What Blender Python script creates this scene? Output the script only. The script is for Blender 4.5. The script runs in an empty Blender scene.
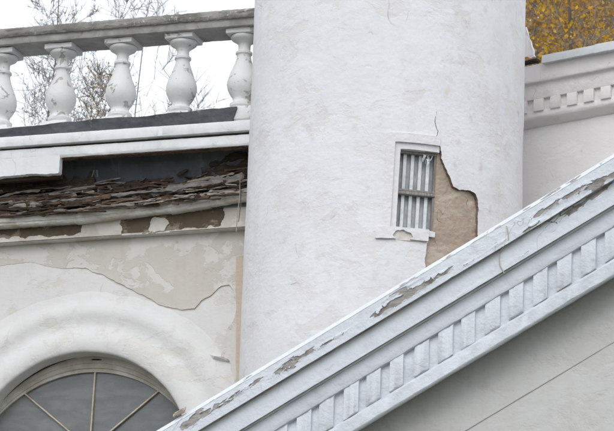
import bpy, bmesh, math, random
import numpy as np
from mathutils import Vector, Matrix

# ------------------------------------------------------------------ camera, sky, sun, exposure
scene = bpy.context.scene
COL = scene.collection
F_PX = 3400.0                       # focal length in photo pixels (614 wide)
PITCH, ROLL = math.radians(17.0), math.radians(2.1)
CAM = np.array([0.0, 0.0, 1.6])
FW = np.array([0, math.cos(PITCH), math.sin(PITCH)])
R0 = np.array([1.0, 0, 0]); U0 = np.array([0, -math.sin(PITCH), math.cos(PITCH)])
RT = R0 * math.cos(ROLL) + U0 * math.sin(ROLL)
UP = U0 * math.cos(ROLL) - R0 * math.sin(ROLL)
cd = bpy.data.cameras.new('camera'); cam = bpy.data.objects.new('camera', cd); COL.objects.link(cam)
cam.matrix_world = Matrix(((RT[0], UP[0], -FW[0], CAM[0]), (RT[1], UP[1], -FW[1], CAM[1]),
                           (RT[2], UP[2], -FW[2], CAM[2]), (0, 0, 0, 1)))
cd.sensor_width = 36.0; cd.lens = F_PX / 614 * 36.0
cd.clip_start = 0.5; cd.clip_end = 3000
cd.dof.use_dof = True; cd.dof.focus_distance = 28.0; cd.dof.aperture_fstop = 9.0
scene.camera = cam
scene.render.resolution_x, scene.render.resolution_y = 1024, 719

SUN_EL, SUN_AZ = math.radians(44), math.radians(-163)   # azimuth clockwise from +Y: behind the camera, to the left
world = bpy.data.worlds.new('World'); scene.world = world; world.use_nodes = True
wn = world.node_tree; wn.nodes.clear()
sky = wn.nodes.new('ShaderNodeTexSky'); sky.sky_type = 'NISHITA'; sky.sun_disc = False
sky.sun_elevation = SUN_EL; sky.sun_rotation = SUN_AZ; sky.dust_density = 4.0; sky.air_density = 1.0
hs = wn.nodes.new('ShaderNodeHueSaturation'); hs.inputs['Saturation'].default_value = 0.16
bg = wn.nodes.new('ShaderNodeBackground'); bg.inputs['Strength'].default_value = 0.13
wo = wn.nodes.new('ShaderNodeOutputWorld')
ov = wn.nodes.new('ShaderNodeMix'); ov.data_type = 'RGBA'; ov.inputs[0].default_value = 0.75      # an even white cloud layer over the clear sky
ov.inputs[7].default_value = (7.3, 7.75, 8.4, 1)
wn.links.new(sky.outputs[0], hs.inputs['Color']); wn.links.new(hs.outputs[0], ov.inputs[6]); wn.links.new(ov.outputs[2], bg.inputs['Color'])
wn.links.new(bg.outputs[0], wo.inputs[0])
sd = bpy.data.lights.new('sun', 'SUN'); sd.energy = 0.6; sd.angle = math.radians(40); sd.color = (1.0, 0.99, 0.975)
sun = bpy.data.objects.new('sun', sd); COL.objects.link(sun)
sdir = Vector((math.sin(SUN_AZ) * math.cos(SUN_EL), math.cos(SUN_AZ) * math.cos(SUN_EL), math.sin(SUN_EL)))
sun.rotation_euler = sdir.to_track_quat('Z', 'Y').to_euler(); sun.location = (-20, -10, 40)
scene.view_settings.view_transform = 'Standard'; scene.view_settings.look = 'None'
scene.view_settings.exposure = 0.45; scene.view_settings.gamma = 1.0
scene.view_settings.use_curve_mapping = False

# ------------------------------------------------------------------ helpers
def tag(o, label=None, cat=None, group=None, kind=None):
    if label: o['label'] = label
    if cat: o['category'] = cat
    if group: o['group'] = group
    if kind: o['kind'] = kind
    return o

def empty(name, label, cat, mw=None, group=None):
    o = bpy.data.objects.new(name, None); COL.objects.link(o); o.empty_display_size = 0.3
    if mw is not None: o.matrix_world = mw
    return tag(o, label, cat, group)

def link(name, me, mat, parent=None, smooth=None):
    o = bpy.data.objects.new(name, me); COL.objects.link(o)
    if mat is not None and not me.materials: me.materials.append(mat)
    if parent is not None: o.parent = parent
    if smooth is not None:
        me.polygons.foreach_set('use_smooth', [True] * len(me.polygons))
        me.set_sharp_from_angle(angle=math.radians(smooth))
    return o

def pydata(name, v, f):
    me = bpy.data.meshes.new(name); me.from_pydata([tuple(map(float, p)) for p in v], [], f); me.update(); return me

def fast_mesh(name, V, faces, smooth=None):
    """V (n,3) array, faces: list/array of index lists"""
    me = bpy.data.meshes.new(name); V = np.ascontiguousarray(V, dtype=np.float32)
    ln = np.fromiter((len(q) for q in faces), np.int32, len(faces)); st = np.concatenate([[0], np.cumsum(ln)[:-1]]).astype(np.int32)
    li = np.fromiter((i for q in faces for i in q), np.int32, int(ln.sum()))
    me.vertices.add(len(V)); me.vertices.foreach_set('co', V.ravel()); me.loops.add(len(li)); me.loops.foreach_set('vertex_index', li)
    me.polygons.add(len(ln)); me.polygons.foreach_set('loop_start', st)
    if smooth is not None: me.polygons.foreach_set('use_smooth', smooth)
    me.update(calc_edges=True); return me

def _hash(ix, iy, seed):
    h = (ix.astype(np.int64) * 374761393 + iy.astype(np.int64) * 668265263 + seed * 974711) & 0xffffffff
    h = ((h ^ (h >> 13)) * 1274126177) & 0xffffffff
    return ((h ^ (h >> 16)) & 0xffff) / 65535.0
def vn(x, y, seed=0):
    x = np.asarray(x, float); y = np.asarray(y, float)
    ix, iy = np.floor(x), np.floor(y); fx, fy = x - ix, y - iy
    fx = fx * fx * fx * (fx * (fx * 6 - 15) + 10); fy = fy * fy * fy * (fy * (fy * 6 - 15) + 10)
    a = _hash(ix, iy, seed); b = _hash(ix + 1, iy, seed); c = _hash(ix, iy + 1, seed); d = _hash(ix + 1, iy + 1, seed)
    return (a * (1 - fx) + b * fx) * (1 - fy) + (c * (1 - fx) + d * fx) * fy
def fbm(x, y, seed=0, o=4):
    x = np.asarray(x, float); y = np.asarray(y, float)
    t = 0; a = 0.5
    for i in range(o):
        t = t + a * (vn(x, y, seed + i * 17) - 0.5) * 2; x = x * 2.03 + 5.1; y = y * 2.03 + 9.7; a *= 0.5
    return t                                          # about -1 .. 1

def worley(x, y, seed=0):
    x = np.asarray(x, float); y = np.asarray(y, float); ix, iy = np.floor(x), np.floor(y)
    f1 = np.full(x.shape, 9.0); f2 = f1.copy(); cid = np.zeros(x.shape); cx = np.zeros(x.shape); cy = np.zeros(x.shape)
    for a in (-1, 0, 1):
        for b in (-1, 0, 1):
            px = ix + a + _hash(ix + a, iy + b, seed); py = iy + b + _hash(ix + a, iy + b, seed + 1); d = np.hypot(px - x, py - y)
            n = d < f1; f2 = np.where(n, f1, np.minimum(f2, d)); f1 = np.where(n, d, f1); cid = np.where(n, _hash(ix + a, iy + b, seed + 2), cid); cx = np.where(n, px, cx); cy = np.where(n, py, cy)
    return f1, f2, cid, x - cx, y - cy

def poly_sd(x, y, poly):                              # signed distance, positive inside
    x = np.asarray(x, float); y = np.asarray(y, float)
    d = np.full(x.shape, 1e9); ins = np.zeros(x.shape, bool)
    n = len(poly)
    for i in range(n):
        x0, y0 = poly[i]; x1, y1 = poly[(i + 1) % n]
        ex, ey = x1 - x0, y1 - y0
        t = np.clip(((x - x0) * ex + (y - y0) * ey) / (ex * ex + ey * ey + 1e-12), 0, 1)
        d = np.minimum(d, np.hypot(x - x0 - t * ex, y - y0 - t * ey))
        if abs(ey) > 1e-12:
            c = ((y0 > y) != (y1 > y)) & (x < (x1 - x0) * (y - y0) / ey + x0); ins ^= c
    return np.where(ins, d, -d)
def line_d(x, y, pts):                                # distance to an open polyline
    d = np.full(np.shape(x), 1e9)
    for (x0, y0), (x1, y1) in zip(pts[:-1], pts[1:]):
        ex, ey = x1 - x0, y1 - y0
        t = np.clip(((x - x0) * ex + (y - y0) * ey) / (ex * ex + ey * ey + 1e-12), 0, 1)
        d = np.minimum(d, np.hypot(x - x0 - t * ex, y - y0 - t * ey))
    return d

def coat(name, mat, parent, mapf, u0, u1, v0, v1, du, dv, sdf, nf, back, smooth=True, rim_mat=None, US=None, VS=None):
    """A layer (plaster, paint) laid on a surface: kept where sdf(u,v) > 0, with a real broken edge down to `back`.
    nf(u,v,d) is its height; mapf(u,v,n) -> local xyz arrays."""
    nu = max(2, int(round((u1 - u0) / du)) + 1); nv = max(2, int(round((v1 - v0) / dv)) + 1)
    U, V = np.meshgrid(np.linspace(u0, u1, nu) if US is None else US, np.linspace(v0, v1, nv) if VS is None else VS)
    D = sdf(U, V) if sdf else np.ones_like(U)
    N = nf(U, V, D)
    keep = D > 0
    idx = np.full(U.shape, -1, int); idx[keep] = np.arange(keep.sum())
    pu = list(U[keep]); pv = list(V[keep]); pn = list(N[keep])
    kc = keep[:-1, :-1].astype(int) + keep[:-1, 1:] + keep[1:, 1:] + keep[1:, :-1]
    I, J = np.where(kc == 4)
    faces = np.stack([idx[I, J], idx[I, J + 1], idx[I + 1, J + 1], idx[I + 1, J]], 1).tolist()
    cross = {}; rims = []
    def cr(a, b):
        k = (a, b) if a < b else (b, a)
        if k in cross: return cross[k]
        da, db = D[k[0]], D[k[1]]; t = da / (da - db) if da != db else 0.5
        for L, G in ((pu, U), (pv, V), (pn, N)): L.append(G[k[0]] + t * (G[k[1]] - G[k[0]]))
        cross[k] = len(pu) - 1
        return cross[k]
    for i, j in zip(*np.where((kc > 0) & (kc < 4))):
        cs = [(i, j), (i, j + 1), (i + 1, j + 1), (i + 1, j)]
        pl = []; kinds = []
        for q in range(4):
            a, b = cs[q], cs[(q + 1) % 4]
            if keep[a]: pl.append(idx[a]); kinds.append(0)
            if keep[a] and not keep[b]: pl.append(cr(a, b)); kinds.append(1)
            elif keep[b] and not keep[a]: pl.append(cr(a, b)); kinds.append(2)
        if len(pl) >= 3:
            faces.append([int(p) for p in pl])
            for q in range(len(pl)):
                if kinds[q] == 1 and kinds[(q + 1) % len(pl)] == 2: rims.append((pl[q], pl[(q + 1) % len(pl)]))
    nmain = len(faces)
    if not faces: return None
    pu = np.array(pu); pv = np.array(pv); pn = np.array(pn)
    if rims:
        rv = sorted({a for r in rims for a in r}); m1 = {a: len(pu) + q for q, a in enumerate(rv)}
        m2 = {a: len(pu) + len(rv) + q for q, a in enumerate(rv)}
        ra = np.array(rv); bk = np.full(len(rv), back, float)
        pu = np.concatenate([pu, pu[ra], pu[ra]]); pv = np.concatenate([pv, pv[ra], pv[ra]]); pn = np.concatenate([pn, pn[ra], bk])
        for a, b in rims: faces.append([m1[b], m1[a], m2[a], m2[b]])
    X, Y, Z = mapf(pu, pv, pn)
    sm = np.zeros(len(faces), bool); sm[:nmain] = smooth
    me = fast_mesh(name, np.stack([X, Y, Z], 1), faces, sm)
    if rim_mat is not None:
        me.materials.append(mat); me.materials.append(rim_mat); mi = np.zeros(len(faces), np.int32); mi[nmain:] = 1; me.polygons.foreach_set('material_index', mi)
    return link(name, me, mat, parent)

def chamfer(prof, r):
    """cut the corners of a closed (n, z) profile"""
    out = []; n = len(prof)
    for i in range(n):
        p = np.array(prof[i], float); a = np.array(prof[i - 1], float) - p; b = np.array(prof[(i + 1) % n], float) - p
        la, lb = np.hypot(*a), np.hypot(*b); rr = min(r, la * .4, lb * .4)
        out += [p + a / la * rr, p + (a / la * rr + b / lb * rr) * 0.3, p + b / lb * rr]
    return [tuple(q) for q in out]

def sweep(name, mat, parent, prof, s0, s1, ds=0.03, k=0.0, rough=0.002, seed=1, ch=0.006, wav=3.0, smooth=40):
    """a moulding or board: closed profile of (n, z) pulled along s, edges softened and worn unevenly"""
    prof = chamfer(prof, ch) if ch else prof
    P = np.array(prof); m = len(P); S = np.linspace(s0, s1, max(2, int((s1 - s0) / ds) + 1))
    SS, QQ = np.meshgrid(S, np.arange(m), indexing='ij'); n = P[:, 0][None, :] + 0 * SS; z = P[:, 1][None, :] + 0 * SS
    if rough:
        o1 = rough * (fbm(SS * wav * 6 + 3.3 * z * 7, QQ * 0.37 + n * 9, seed, 3)) + rough * 1.2 * fbm(SS * wav, QQ * .06, seed + 5, 2)
        o2 = rough * (fbm(SS * wav * 6 + 9.1, QQ * 0.37 + z * 5, seed + 2, 3)); n = n + o1; z = z + o2
    v = np.stack([SS, -n, z + k * SS], -1).reshape(-1, 3)
    I, Q = np.meshgrid(np.arange(len(S) - 1), np.arange(m), indexing='ij'); a = (I * m + Q).ravel(); b = (I * m + (Q + 1) % m).ravel()
    area = sum(P[q][0] * P[(q + 1) % m][1] - P[(q + 1) % m][0] * P[q][1] for q in range(m))
    f = np.stack([a, b, b + m, a + m] if area < 0 else [a, a + m, b + m, b], 1).tolist()
    e0, e1 = list(range(m)), list(range((len(S) - 1) * m, len(S) * m))
    f.append(e0[::-1] if area < 0 else e0); f.append(e1 if area < 0 else e1[::-1])
    me = fast_mesh(name, v, f)
    return link(name, me, mat, parent, smooth)

def box(name, mat, parent, s0, s1, n0, n1, z0, z1, ch=0.004, rough=0.0, seed=0, k=0.0):
    L = max(s1 - s0, 0.01)
    return sweep(name, mat, parent, [(n0, z0), (n1, z0), (n1, z1), (n0, z1)], s0, s1, L / max(1, min(40, int(L / .05))), k, rough, seed, ch)

def lathe_mesh(name, prof, seg=32, rough=0.0, seed=0):
    f = []; m = len(prof); pr = np.array(prof, float)
    A, Zq = np.meshgrid(2 * math.pi * np.arange(seg) / seg, pr[:, 1], indexing='ij'); rr = pr[:, 0][None, :] + (rough * fbm(np.cos(A) * 2.2 + 7, Zq * 22 + np.sin(A) * 2, seed, 3) if rough else 0 * A)
    v = list(np.stack([rr * np.cos(A), rr * np.sin(A), Zq], -1).reshape(-1, 3))
    for i in range(seg):
        for q in range(m - 1):
            a = i * m + q; b = ((i + 1) % seg) * m + q; f.append((a, b, b + 1, a + 1))
    v += [(0, 0, prof[0][1]), (0, 0, prof[-1][1])]
    for i in range(seg):
        j = (i + 1) % seg; f.append((j * m, i * m, len(v) - 2)); f.append((i * m + m - 1, j * m + m - 1, len(v) - 1))
    return pydata(name, v, f)

def _cross(a, b): return np.stack([a[:, 1] * b[:, 2] - a[:, 2] * b[:, 1], a[:, 2] * b[:, 0] - a[:, 0] * b[:, 2], a[:, 0] * b[:, 1] - a[:, 1] * b[:, 0]], 1)
_RING = {k: (np.cos(2 * math.pi * np.arange(k) / k), np.sin(2 * math.pi * np.arange(k) / k)) for k in range(3, 13)}
_REF = np.array([0.31, 0.95, 0.05]) / np.linalg.norm([0.31, 0.95, 0.05])
def tube_into(v, f, pts, rad, seg=5):
    base = len(v); P = np.array(pts, float); n = len(P)
    t = np.empty_like(P); t[1:-1] = P[2:] - P[:-2]; t[0] = P[1] - P[0]; t[-1] = P[-1] - P[-2]; t /= np.sqrt((t * t).sum(1))[:, None] + 1e-9
    a = _cross(t, np.broadcast_to(_REF, t.shape)); a /= np.sqrt((a * a).sum(1))[:, None] + 1e-6; b = _cross(t, a); c, s_ = _RING[seg]
    R = np.asarray(rad, float)[:, None, None]
    v.extend((P[:, None, :] + R * (a[:, None, :] * c[None, :, None] + b[:, None, :] * s_[None, :, None])).reshape(-1, 3))
    for i in range(n - 1):
        o = base + i * seg
        for q in range(seg):
            q2 = (q + 1) % seg; f.append((o + q, o + q2, o + q2 + seg, o + q + seg))
    f.append(tuple(range(base + seg - 1, base - 1, -1))); f.append(tuple(range(base + (n - 1) * seg, base + n * seg)))
def tube(name, mat, parent, pts, rad, seg=6):
    v, f = [], []; rad = rad if hasattr(rad, '__len__') else [rad] * len(pts); tube_into(v, f, pts, rad, seg)
    return link(name, pydata(name, v, f), mat, parent, 60)

# ---- measuring: a sight line of the photograph cut with a wall's plane gives the wall coordinates (s along, z up)
def ray(u, v): return FW * F_PX + RT * (u - 307.0) + UP * (215.5 - v)
class Wall:
    def __init__(self, u, v, y, psi):
        p = math.radians(psi); self.A = np.array([math.cos(p), -math.sin(p), 0]); self.N = np.array([-math.sin(p), -math.cos(p), 0])
        d = ray(u, v); P = CAM + d * (y / d[1]); self.O = np.array([P[0], P[1], 0.0])
        A, N, O = self.A, self.N, self.O
        self.M = Matrix(((A[0], -N[0], 0, O[0]), (A[1], -N[1], 0, O[1]), (0, 0, 1, 0), (0, 0, 0, 1)))
    def at(self, u, v, n=0.0):
        d = ray(u, v); t = np.dot(self.O + self.N * n - CAM, self.N) / np.dot(d, self.N); P = CAM + t * d
        return float(np.dot(P - self.O, self.A)), float(P[2])
flat = lambda u, v, n: (u, -n, v)

# ------------------------------------------------------------------ materials
class NT:
    def __init__(self, name):
        self.m = bpy.data.materials.new(name); self.m.use_nodes = True; self.t = self.m.node_tree; self.t.nodes.clear()
        self.out = self.n('OutputMaterial'); self.b = self.n('BsdfPrincipled'); self.l(self.b.outputs[0], self.out.inputs[0])
        self.co = self.n('TexCoord').outputs['Object']
    def n(self, ty, **k):
        o = self.t.nodes.new('ShaderNode' + ty)
        for a, b in k.items(): setattr(o, a, b)
        return o
    def l(self, a, b): self.t.links.new(a, b)
    def mapping(self, sc, loc=(0, 0, 0)):
        o = self.n('Mapping'); o.inputs['Scale'].default_value = sc; o.inputs['Location'].default_value = loc; self.l(self.co, o.inputs['Vector']); return o.outputs[0]
    def noise(self, scale, detail=4, rough=0.6, vec=None, dist=0.0):
        o = self.n('TexNoise'); o.inputs['Scale'].default_value = scale; o.inputs['Detail'].default_value = detail
        o.inputs['Roughness'].default_value = rough; o.inputs['Distortion'].default_value = dist
        self.l(vec if vec is not None else self.co, o.inputs['Vector']); return o.outputs[0]
    def vor(self, scale, feature='DISTANCE_TO_EDGE', vec=None):
        o = self.n('TexVoronoi'); o.feature = feature; o.inputs['Scale'].default_value = scale
        self.l(vec if vec is not None else self.co, o.inputs['Vector']); return o.outputs['Distance']
    def rng(self, x, a, b, c=0.0, d=1.0):
        o = self.n('MapRange'); o.inputs[1].default_value = a; o.inputs[2].default_value = b; o.inputs[3].default_value = c; o.inputs[4].default_value = d
        self.l(x, o.inputs[0]); return o.outputs[0]
    def math(self, op, a, b):
        o = self.n('Math', operation=op)
        for i, x in enumerate((a, b)):
            if isinstance(x, (int, float)): o.inputs[i].default_value = x
            else: self.l(x, o.inputs[i])
        return o.outputs[0]
    def mix(self, fac, a, b):
        o = self.n('Mix', data_type='RGBA')
        for i, x in ((0, fac), (6, a), (7, b)):
            if isinstance(x, (int, float)): o.inputs[i].default_value = x
            elif isinstance(x, tuple): o.inputs[i].default_value = (*x, 1)
            else: self.l(x, o.inputs[i])
        return o.outputs[2]
    def warp(self, scale, amt, sc=(1, 1, 1)):
        o = self.n('TexNoise'); o.inputs['Scale'].default_value = scale; o.inputs['Detail'].default_value = 3; self.l(self.co, o.inputs['Vector'])
        s = self.n('VectorMath', operation='SCALE'); self.l(o.outputs['Color'], s.inputs[0]); s.inputs['Scale'].default_value = amt
        a = self.n('VectorMath', operation='ADD'); self.l(self.co, a.inputs[0]); self.l(s.outputs[0], a.inputs[1])
        m = self.n('Mapping'); m.inputs['Scale'].default_value = sc; self.l(a.outputs[0], m.inputs['Vector']); return m.outputs[0]
    def bump(self, h, dist, strength=1.0, prev=None):
        o = self.n('Bump'); o.inputs['Strength'].default_value = strength; o.inputs['Distance'].default_value = dist; self.l(h, o.inputs['Height'])
        if prev is not None: self.l(prev, o.inputs['Normal'])
        return o.outputs[0]
    def done(self, col, rough=0.8, normal=None, spec=0.3):
        if isinstance(col, tuple): self.b.inputs['Base Color'].default_value = (*col, 1)
        else: self.l(col, self.b.inputs['Base Color'])
        if isinstance(rough, (int, float)): self.b.inputs['Roughness'].default_value = rough
        else: self.l(rough, self.b.inputs['Roughness'])
        self.b.inputs['Specular IOR Level'].default_value = spec
        if normal is not None: self.l(normal, self.b.inputs['Normal'])
        return self.m

def plaster(name, base, dirt, patch=None, patch_thr=(.6, .68), crack=0.5, crack_scale=2.2, bump=1.0, streak=0.25, speck=0.4, trowel=0.5, crack_col=(.25, .22, .2), spots=(), step=.0022):
    t = NT(name)
    c = t.mix(t.rng(t.noise(1.3, 5, .6), .35, .7, 0, 1), base, tuple(x * .93 for x in base))
    pm = None
    if patch:
        pm = t.rng(t.noise(2.6, 7, .64, t.mapping((1, 1, 1.25), (7, 3, 1)), .3), *patch_thr); c = t.mix(pm, c, patch)
    st = t.noise(1.0, 5, .65, t.mapping((7, 7, .8)))
    c = t.mix(t.math('MULTIPLY', t.rng(st, .52, .8), streak), c, dirt)
    gr = t.math('MULTIPLY', t.rng(t.noise(9, 6, .7), .52, .78), t.rng(t.noise(1.7, 3, .5, t.mapping((1, 1, 1), (3, 9, 4))), .42, .62))
    c = t.mix(t.math('MULTIPLY', gr, speck), c, dirt)
    sp = t.math('MULTIPLY', t.rng(t.noise(70, 3, .6), .68, .76), t.rng(t.noise(1.1, 3, .5, t.mapping((1, 1, 1), (1, 5, 2))), .5, .66))
    c = t.mix(t.math('MULTIPLY', sp, speck * 1.3), c, crack_col)
    for (x, y, z, r, cl, am) in spots:                 # single stains, each at its own place on the wall
        vm = t.n('VectorMath', operation='DISTANCE'); mp = t.mapping((1, 1, .75)); t.l(mp, vm.inputs[0]); vm.inputs[1].default_value = (x, y, z * .75)
        nz = t.math('ADD', vm.outputs['Value'], t.math('MULTIPLY', t.noise(1.4 / r, 6, .72, t.mapping((1, 1, .6))), r * 3.2))
        c = t.mix(t.math('MULTIPLY', t.rng(nz, r * 1.5, r * 2.3, 1, 0), am), c, cl)
    ln = t.noise(crack_scale * .55, 2.5, .55, t.mapping((1, 1, .5), (2, 8, 5)), .15)
    cm = t.math('MULTIPLY', t.rng(t.math('ABSOLUTE', t.math('SUBTRACT', ln, .5), 0.0), .0, .0026, 1, 0), t.rng(t.noise(2.4, 4, .65, t.mapping((1, 1, 1), (4, 4, 8))), .55, .62))
    c = t.mix(t.math('MULTIPLY', cm, crack), c, crack_col)
    tr = t.noise(5, 3, .55, t.mapping((1.2, 1.2, 2.0)), .4)
    hsum = t.math('ADD', t.math('MULTIPLY', tr, .0075 * trowel), t.math('MULTIPLY', t.noise(30, 4, .6), .003 * bump))
    if pm is not None: hsum = t.math('ADD', hsum, t.math('MULTIPLY', pm, -step))
    hsum = t.math('SUBTRACT', hsum, t.math('MULTIPLY', cm, .003 * crack))
    n = t.bump(hsum, 1.0, 1)
    return t.done(c, .9, n, .2)

M = {}
M['surround'] = plaster('surround_limewash', (.76, .74, .75), (.5, .46, .42), None, (.6, .7), .3, 4, 1, .15, .4, .5)
M['render'] = plaster('bare_clay_render', (.42, .335, .265), (.24, .18, .135), (.50, .42, .345), (.5, .58), .9, 6, 2.4, .15, .8, 1.2, (.13, .09, .06))
M['render_edge_shade'] = plaster('broken_edge_shaded', (.20, .155, .115), (.12, .09, .065), None, (.6, .7), .3, 8, 1.5, .2, .6, .4)  # broken clay edge, darkened to paint in the shade of the undercut
M['wall_old'] = plaster('old_cream_plaster', (.575, .535, .485), (.45, .40, .345), (.635, .61, .575), (.52, .55), .4, 2.4, .8, .3, .6, .3)
M['wall_white'] = plaster('wall_whitewash', (.70, .685, .665), (.52, .475, .42), (.64, .61, .57), (.54, .60), .35, 2.6, .8, .25, .6, .4)
M['arch'] = plaster('arch_whitewash', (.70, .69, .675), (.50, .465, .415), (.65, .63, .595), (.54, .60), .4, 3, .9, .2, .7, .4)
M['right'] = plaster('right_limewash', (.81, .775, .755), (.56, .49, .43), (.83, .805, .79), (.52, .62), .45, 3, .8, .22, .45, .5)
M['right_wall'] = plaster('right_wall_limewash', (.82, .785, .765), (.60, .52, .46), (.83, .81, .795), (.52, .64), .4, 2, .7, .22, .35, .5)
M['paint'] = plaster('flaking_white_paint', (.68, .71, .755), (.45, .44, .43), (.63, .65, .685), (.5, .62), .6, 9, 2.2, .12, .6, .6, (.2, .19, .18))
M['paint_fresh'] = plaster('corona_white_paint', (.68, .71, .755), (.47, .465, .455), (.64, .665, .70), (.5, .66), .45, 7, 1.6, .1, .5, .5)
M['tymp'] = plaster('gable_plaster', (.575, .57, .55), (.44, .425, .395), (.545, .535, .51), (.52, .6), .3, 3, .9, .25, .5, .6)
M['cornice'] = plaster('cornice_paint', (.76, .765, .77), (.46, .42, .36), (.70, .69, .67), (.56, .66), .45, 6, .7, .25, .55, .3)
M['ledge'] = plaster('ledge_dirty_paint', (.66, .64, .60), (.34, .28, .22), (.50, .45, .39), (.52, .60), .6, 5, 1.6, .4, .8, .6)
M['frieze'] = plaster('frieze_patchy_plaster', (.60, .55, .49), (.30, .24, .18), (.66, .62, .57), (.5, .56), .4, 4, 1, .3, .7, .4)
M['frieze_bare'] = plaster('frieze_bare_brick', (.135, .105, .075), (.06, .045, .03), (.30, .245, .19), (.54, .58), .5, 8, 2, .3, .8, .6, (.06, .04, .03))
M['tan'] = plaster('tan_mortar', (.56, .475, .38), (.38, .30, .23), None, (.6, .7), .3, 8, 1.5, .2, .6, .4)

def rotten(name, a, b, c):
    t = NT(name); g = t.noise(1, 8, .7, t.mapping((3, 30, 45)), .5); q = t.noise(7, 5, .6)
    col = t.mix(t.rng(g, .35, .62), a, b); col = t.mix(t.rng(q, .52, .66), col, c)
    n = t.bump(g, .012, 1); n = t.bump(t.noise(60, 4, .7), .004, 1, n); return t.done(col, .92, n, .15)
M['rot_dark'] = rotten('rotten_wood_dark', (.035, .026, .02), (.085, .06, .045), (.05, .04, .035))
M['rot_red'] = rotten('rotten_wood_red', (.075, .047, .035), (.19, .135, .10), (.05, .037, .03))
M['rot_grey'] = rotten('rotten_wood_grey', (.13, .12, .115), (.27, .25, .235), (.16, .12, .09))
M['rot_pale'] = rotten('dusty_wood', (.27, .23, .19), (.42, .375, .33), (.16, .12, .09))
M['old_wood'] = rotten('weathered_board', (.30, .28, .255), (.47, .45, .42), (.22, .19, .16))

t = NT('roofing_felt'); f1 = t.noise(3, 6, .65); c = t.mix(t.rng(f1, .35, .7), (.035, .04, .048), (.085, .09, .10))
c = t.mix(t.rng(t.noise(9, 5, .6), .62, .72), c, (.24, .22, .19)); n = t.bump(t.noise(6, 4, .6), .02, 1); n = t.bump(t.noise(200, 2, .5), .0012, 1, n)
M['felt'] = t.done(c, .62, n, .4)
t = NT('cavity_board'); c = t.mix(t.rng(t.noise(4, 5, .6), .35, .7), (.075, .083, .095), (.12, .13, .145))
c = t.mix(t.rng(t.noise(1, 5, .6, t.mapping((14, 14, 1.2))), .56, .75), c, (.16, .16, .165)); M['cavity'] = t.done(c, .8, t.bump(t.noise(9, 4, .6), .012), .3)
t = NT('weathered_concrete'); a = t.noise(2.6, 7, .68); c = t.mix(t.rng(a, .36, .64), (.20, .188, .172), (.37, .355, .335))
c = t.mix(t.rng(t.noise(1, 6, .7, t.mapping((2.5, 8, 22)), .5), .55, .66), c, (.115, .105, .09)); c = t.mix(t.rng(t.noise(14, 5, .7), .6, .7), c, (.62, .61, .60))
n = t.bump(t.noise(22, 7, .7), .012, 1); n = t.bump(t.noise(1, 5, .6, t.mapping((2.5, 8, 26)), .5), .012, 1, n); M['concrete'] = t.done(c, .93, n, .15)
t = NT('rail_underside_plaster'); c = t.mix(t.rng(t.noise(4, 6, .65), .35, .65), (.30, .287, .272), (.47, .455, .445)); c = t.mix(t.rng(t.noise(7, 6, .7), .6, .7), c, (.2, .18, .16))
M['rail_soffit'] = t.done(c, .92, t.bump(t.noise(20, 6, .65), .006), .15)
t = NT('baluster_paint'); c = t.mix(t.rng(t.noise(3, 5, .6), .35, .7), (.72, .715, .71), (.64, .63, .615))
pe = t.rng(t.noise(8, 7, .66, None, .5), .59, .635); c = t.mix(t.math('MULTIPLY', pe, .85), c, (.40, .375, .33)); c = t.mix(t.rng(t.noise(13, 4, .6, t.mapping((1, 1, 1), (5, 1, 2))), .68, .72), c, (.16, .14, .12))
n = t.bump(t.math('SUBTRACT', 1.0, pe), .004, 1); n = t.bump(t.noise(40, 5, .6), .003, 1, n); M['baluster'] = t.done(c, .85, n, .2)
t = NT('cloudy_glass'); sm = t.noise(1, 6, .65, t.mapping((3, 3, 9)), .6); c = t.mix(t.rng(sm, .42, .72), (.125, .13, .13), (.19, .195, .19))  # cloudy lighter tone painted in for soft reflections
M['glass'] = t.done(c, t.rng(t.noise(6, 4, .6), .3, .7, .18, .38), t.bump(t.noise(2.2, 2, .5), .004), .5)
t = NT('tower_glass'); sm = t.noise(1, 4, .6, t.mapping((30, 30, 14))); c = t.mix(t.rng(sm, .36, .66), (.32, .335, .345), (.47, .48, .485))
c = t.mix(t.rng(t.noise(1, 2, .5, t.mapping((2, 2, 45))), .52, .62, 0, .5), c, (.40, .395, .38)); M['tglass'] = t.done(c, .22, t.bump(t.noise(5, 2, .5), .003), .5)
t = NT('muntin_paint'); c = t.mix(t.rng(t.noise(12, 4, .6), .4, .7), (.52, .475, .375), (.36, .315, .235)); M['muntin'] = t.done(c, .7, t.bump(t.noise(60, 3, .6), .003), .3)
t = NT('arch_frame_paint'); c = t.mix(t.rng(t.noise(5, 6, .65), .4, .62), (.55, .525, .475), (.40, .365, .30)); M['archframe'] = t.done(c, .8, t.bump(t.noise(1, 5, .6, t.mapping((4, 4, 4))), .01), .25)
t = NT('grey_sash_wood'); g = t.noise(1, 6, .7, t.mapping((60, 60, 4))); c = t.mix(t.rng(g, .35, .65), (.19, .175, .155), (.36, .34, .31)); M['sash'] = t.done(c, .85, t.bump(g, .005), .2)
t = NT('white_bar_paint'); c = t.mix(t.rng(t.noise(20, 4, .6), .4, .7), (.72, .74, .75), (.58, .60, .61)); M['bar'] = t.done(c, .55, t.bump(t.noise(50, 3, .6), .002), .3)
t = NT('torn_film'); M['film'] = t.done((.72, .76, .80), .4, t.bump(t.noise(60, 3, .6), .004), .4)
t = NT('roof_metal'); c = t.mix(t.rng(t.noise(3, 5, .6), .35, .7), (.62, .64, .65), (.52, .53, .53)); c = t.mix(t.rng(t.noise(18, 5, .7), .64, .74), c, (.40, .34, .28)); M['metal'] = t.done(c, .5, t.bump(t.noise(6, 3, .5), .006), .4)
t = NT('dark_shade_gap'); M['gap_dark'] = rotten('dark_gap_tone', (.03, .026, .022), (.06, .05, .042), (.045, .04, .034))  # near-black tone painted in for shade in gaps, splits and the room
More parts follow.
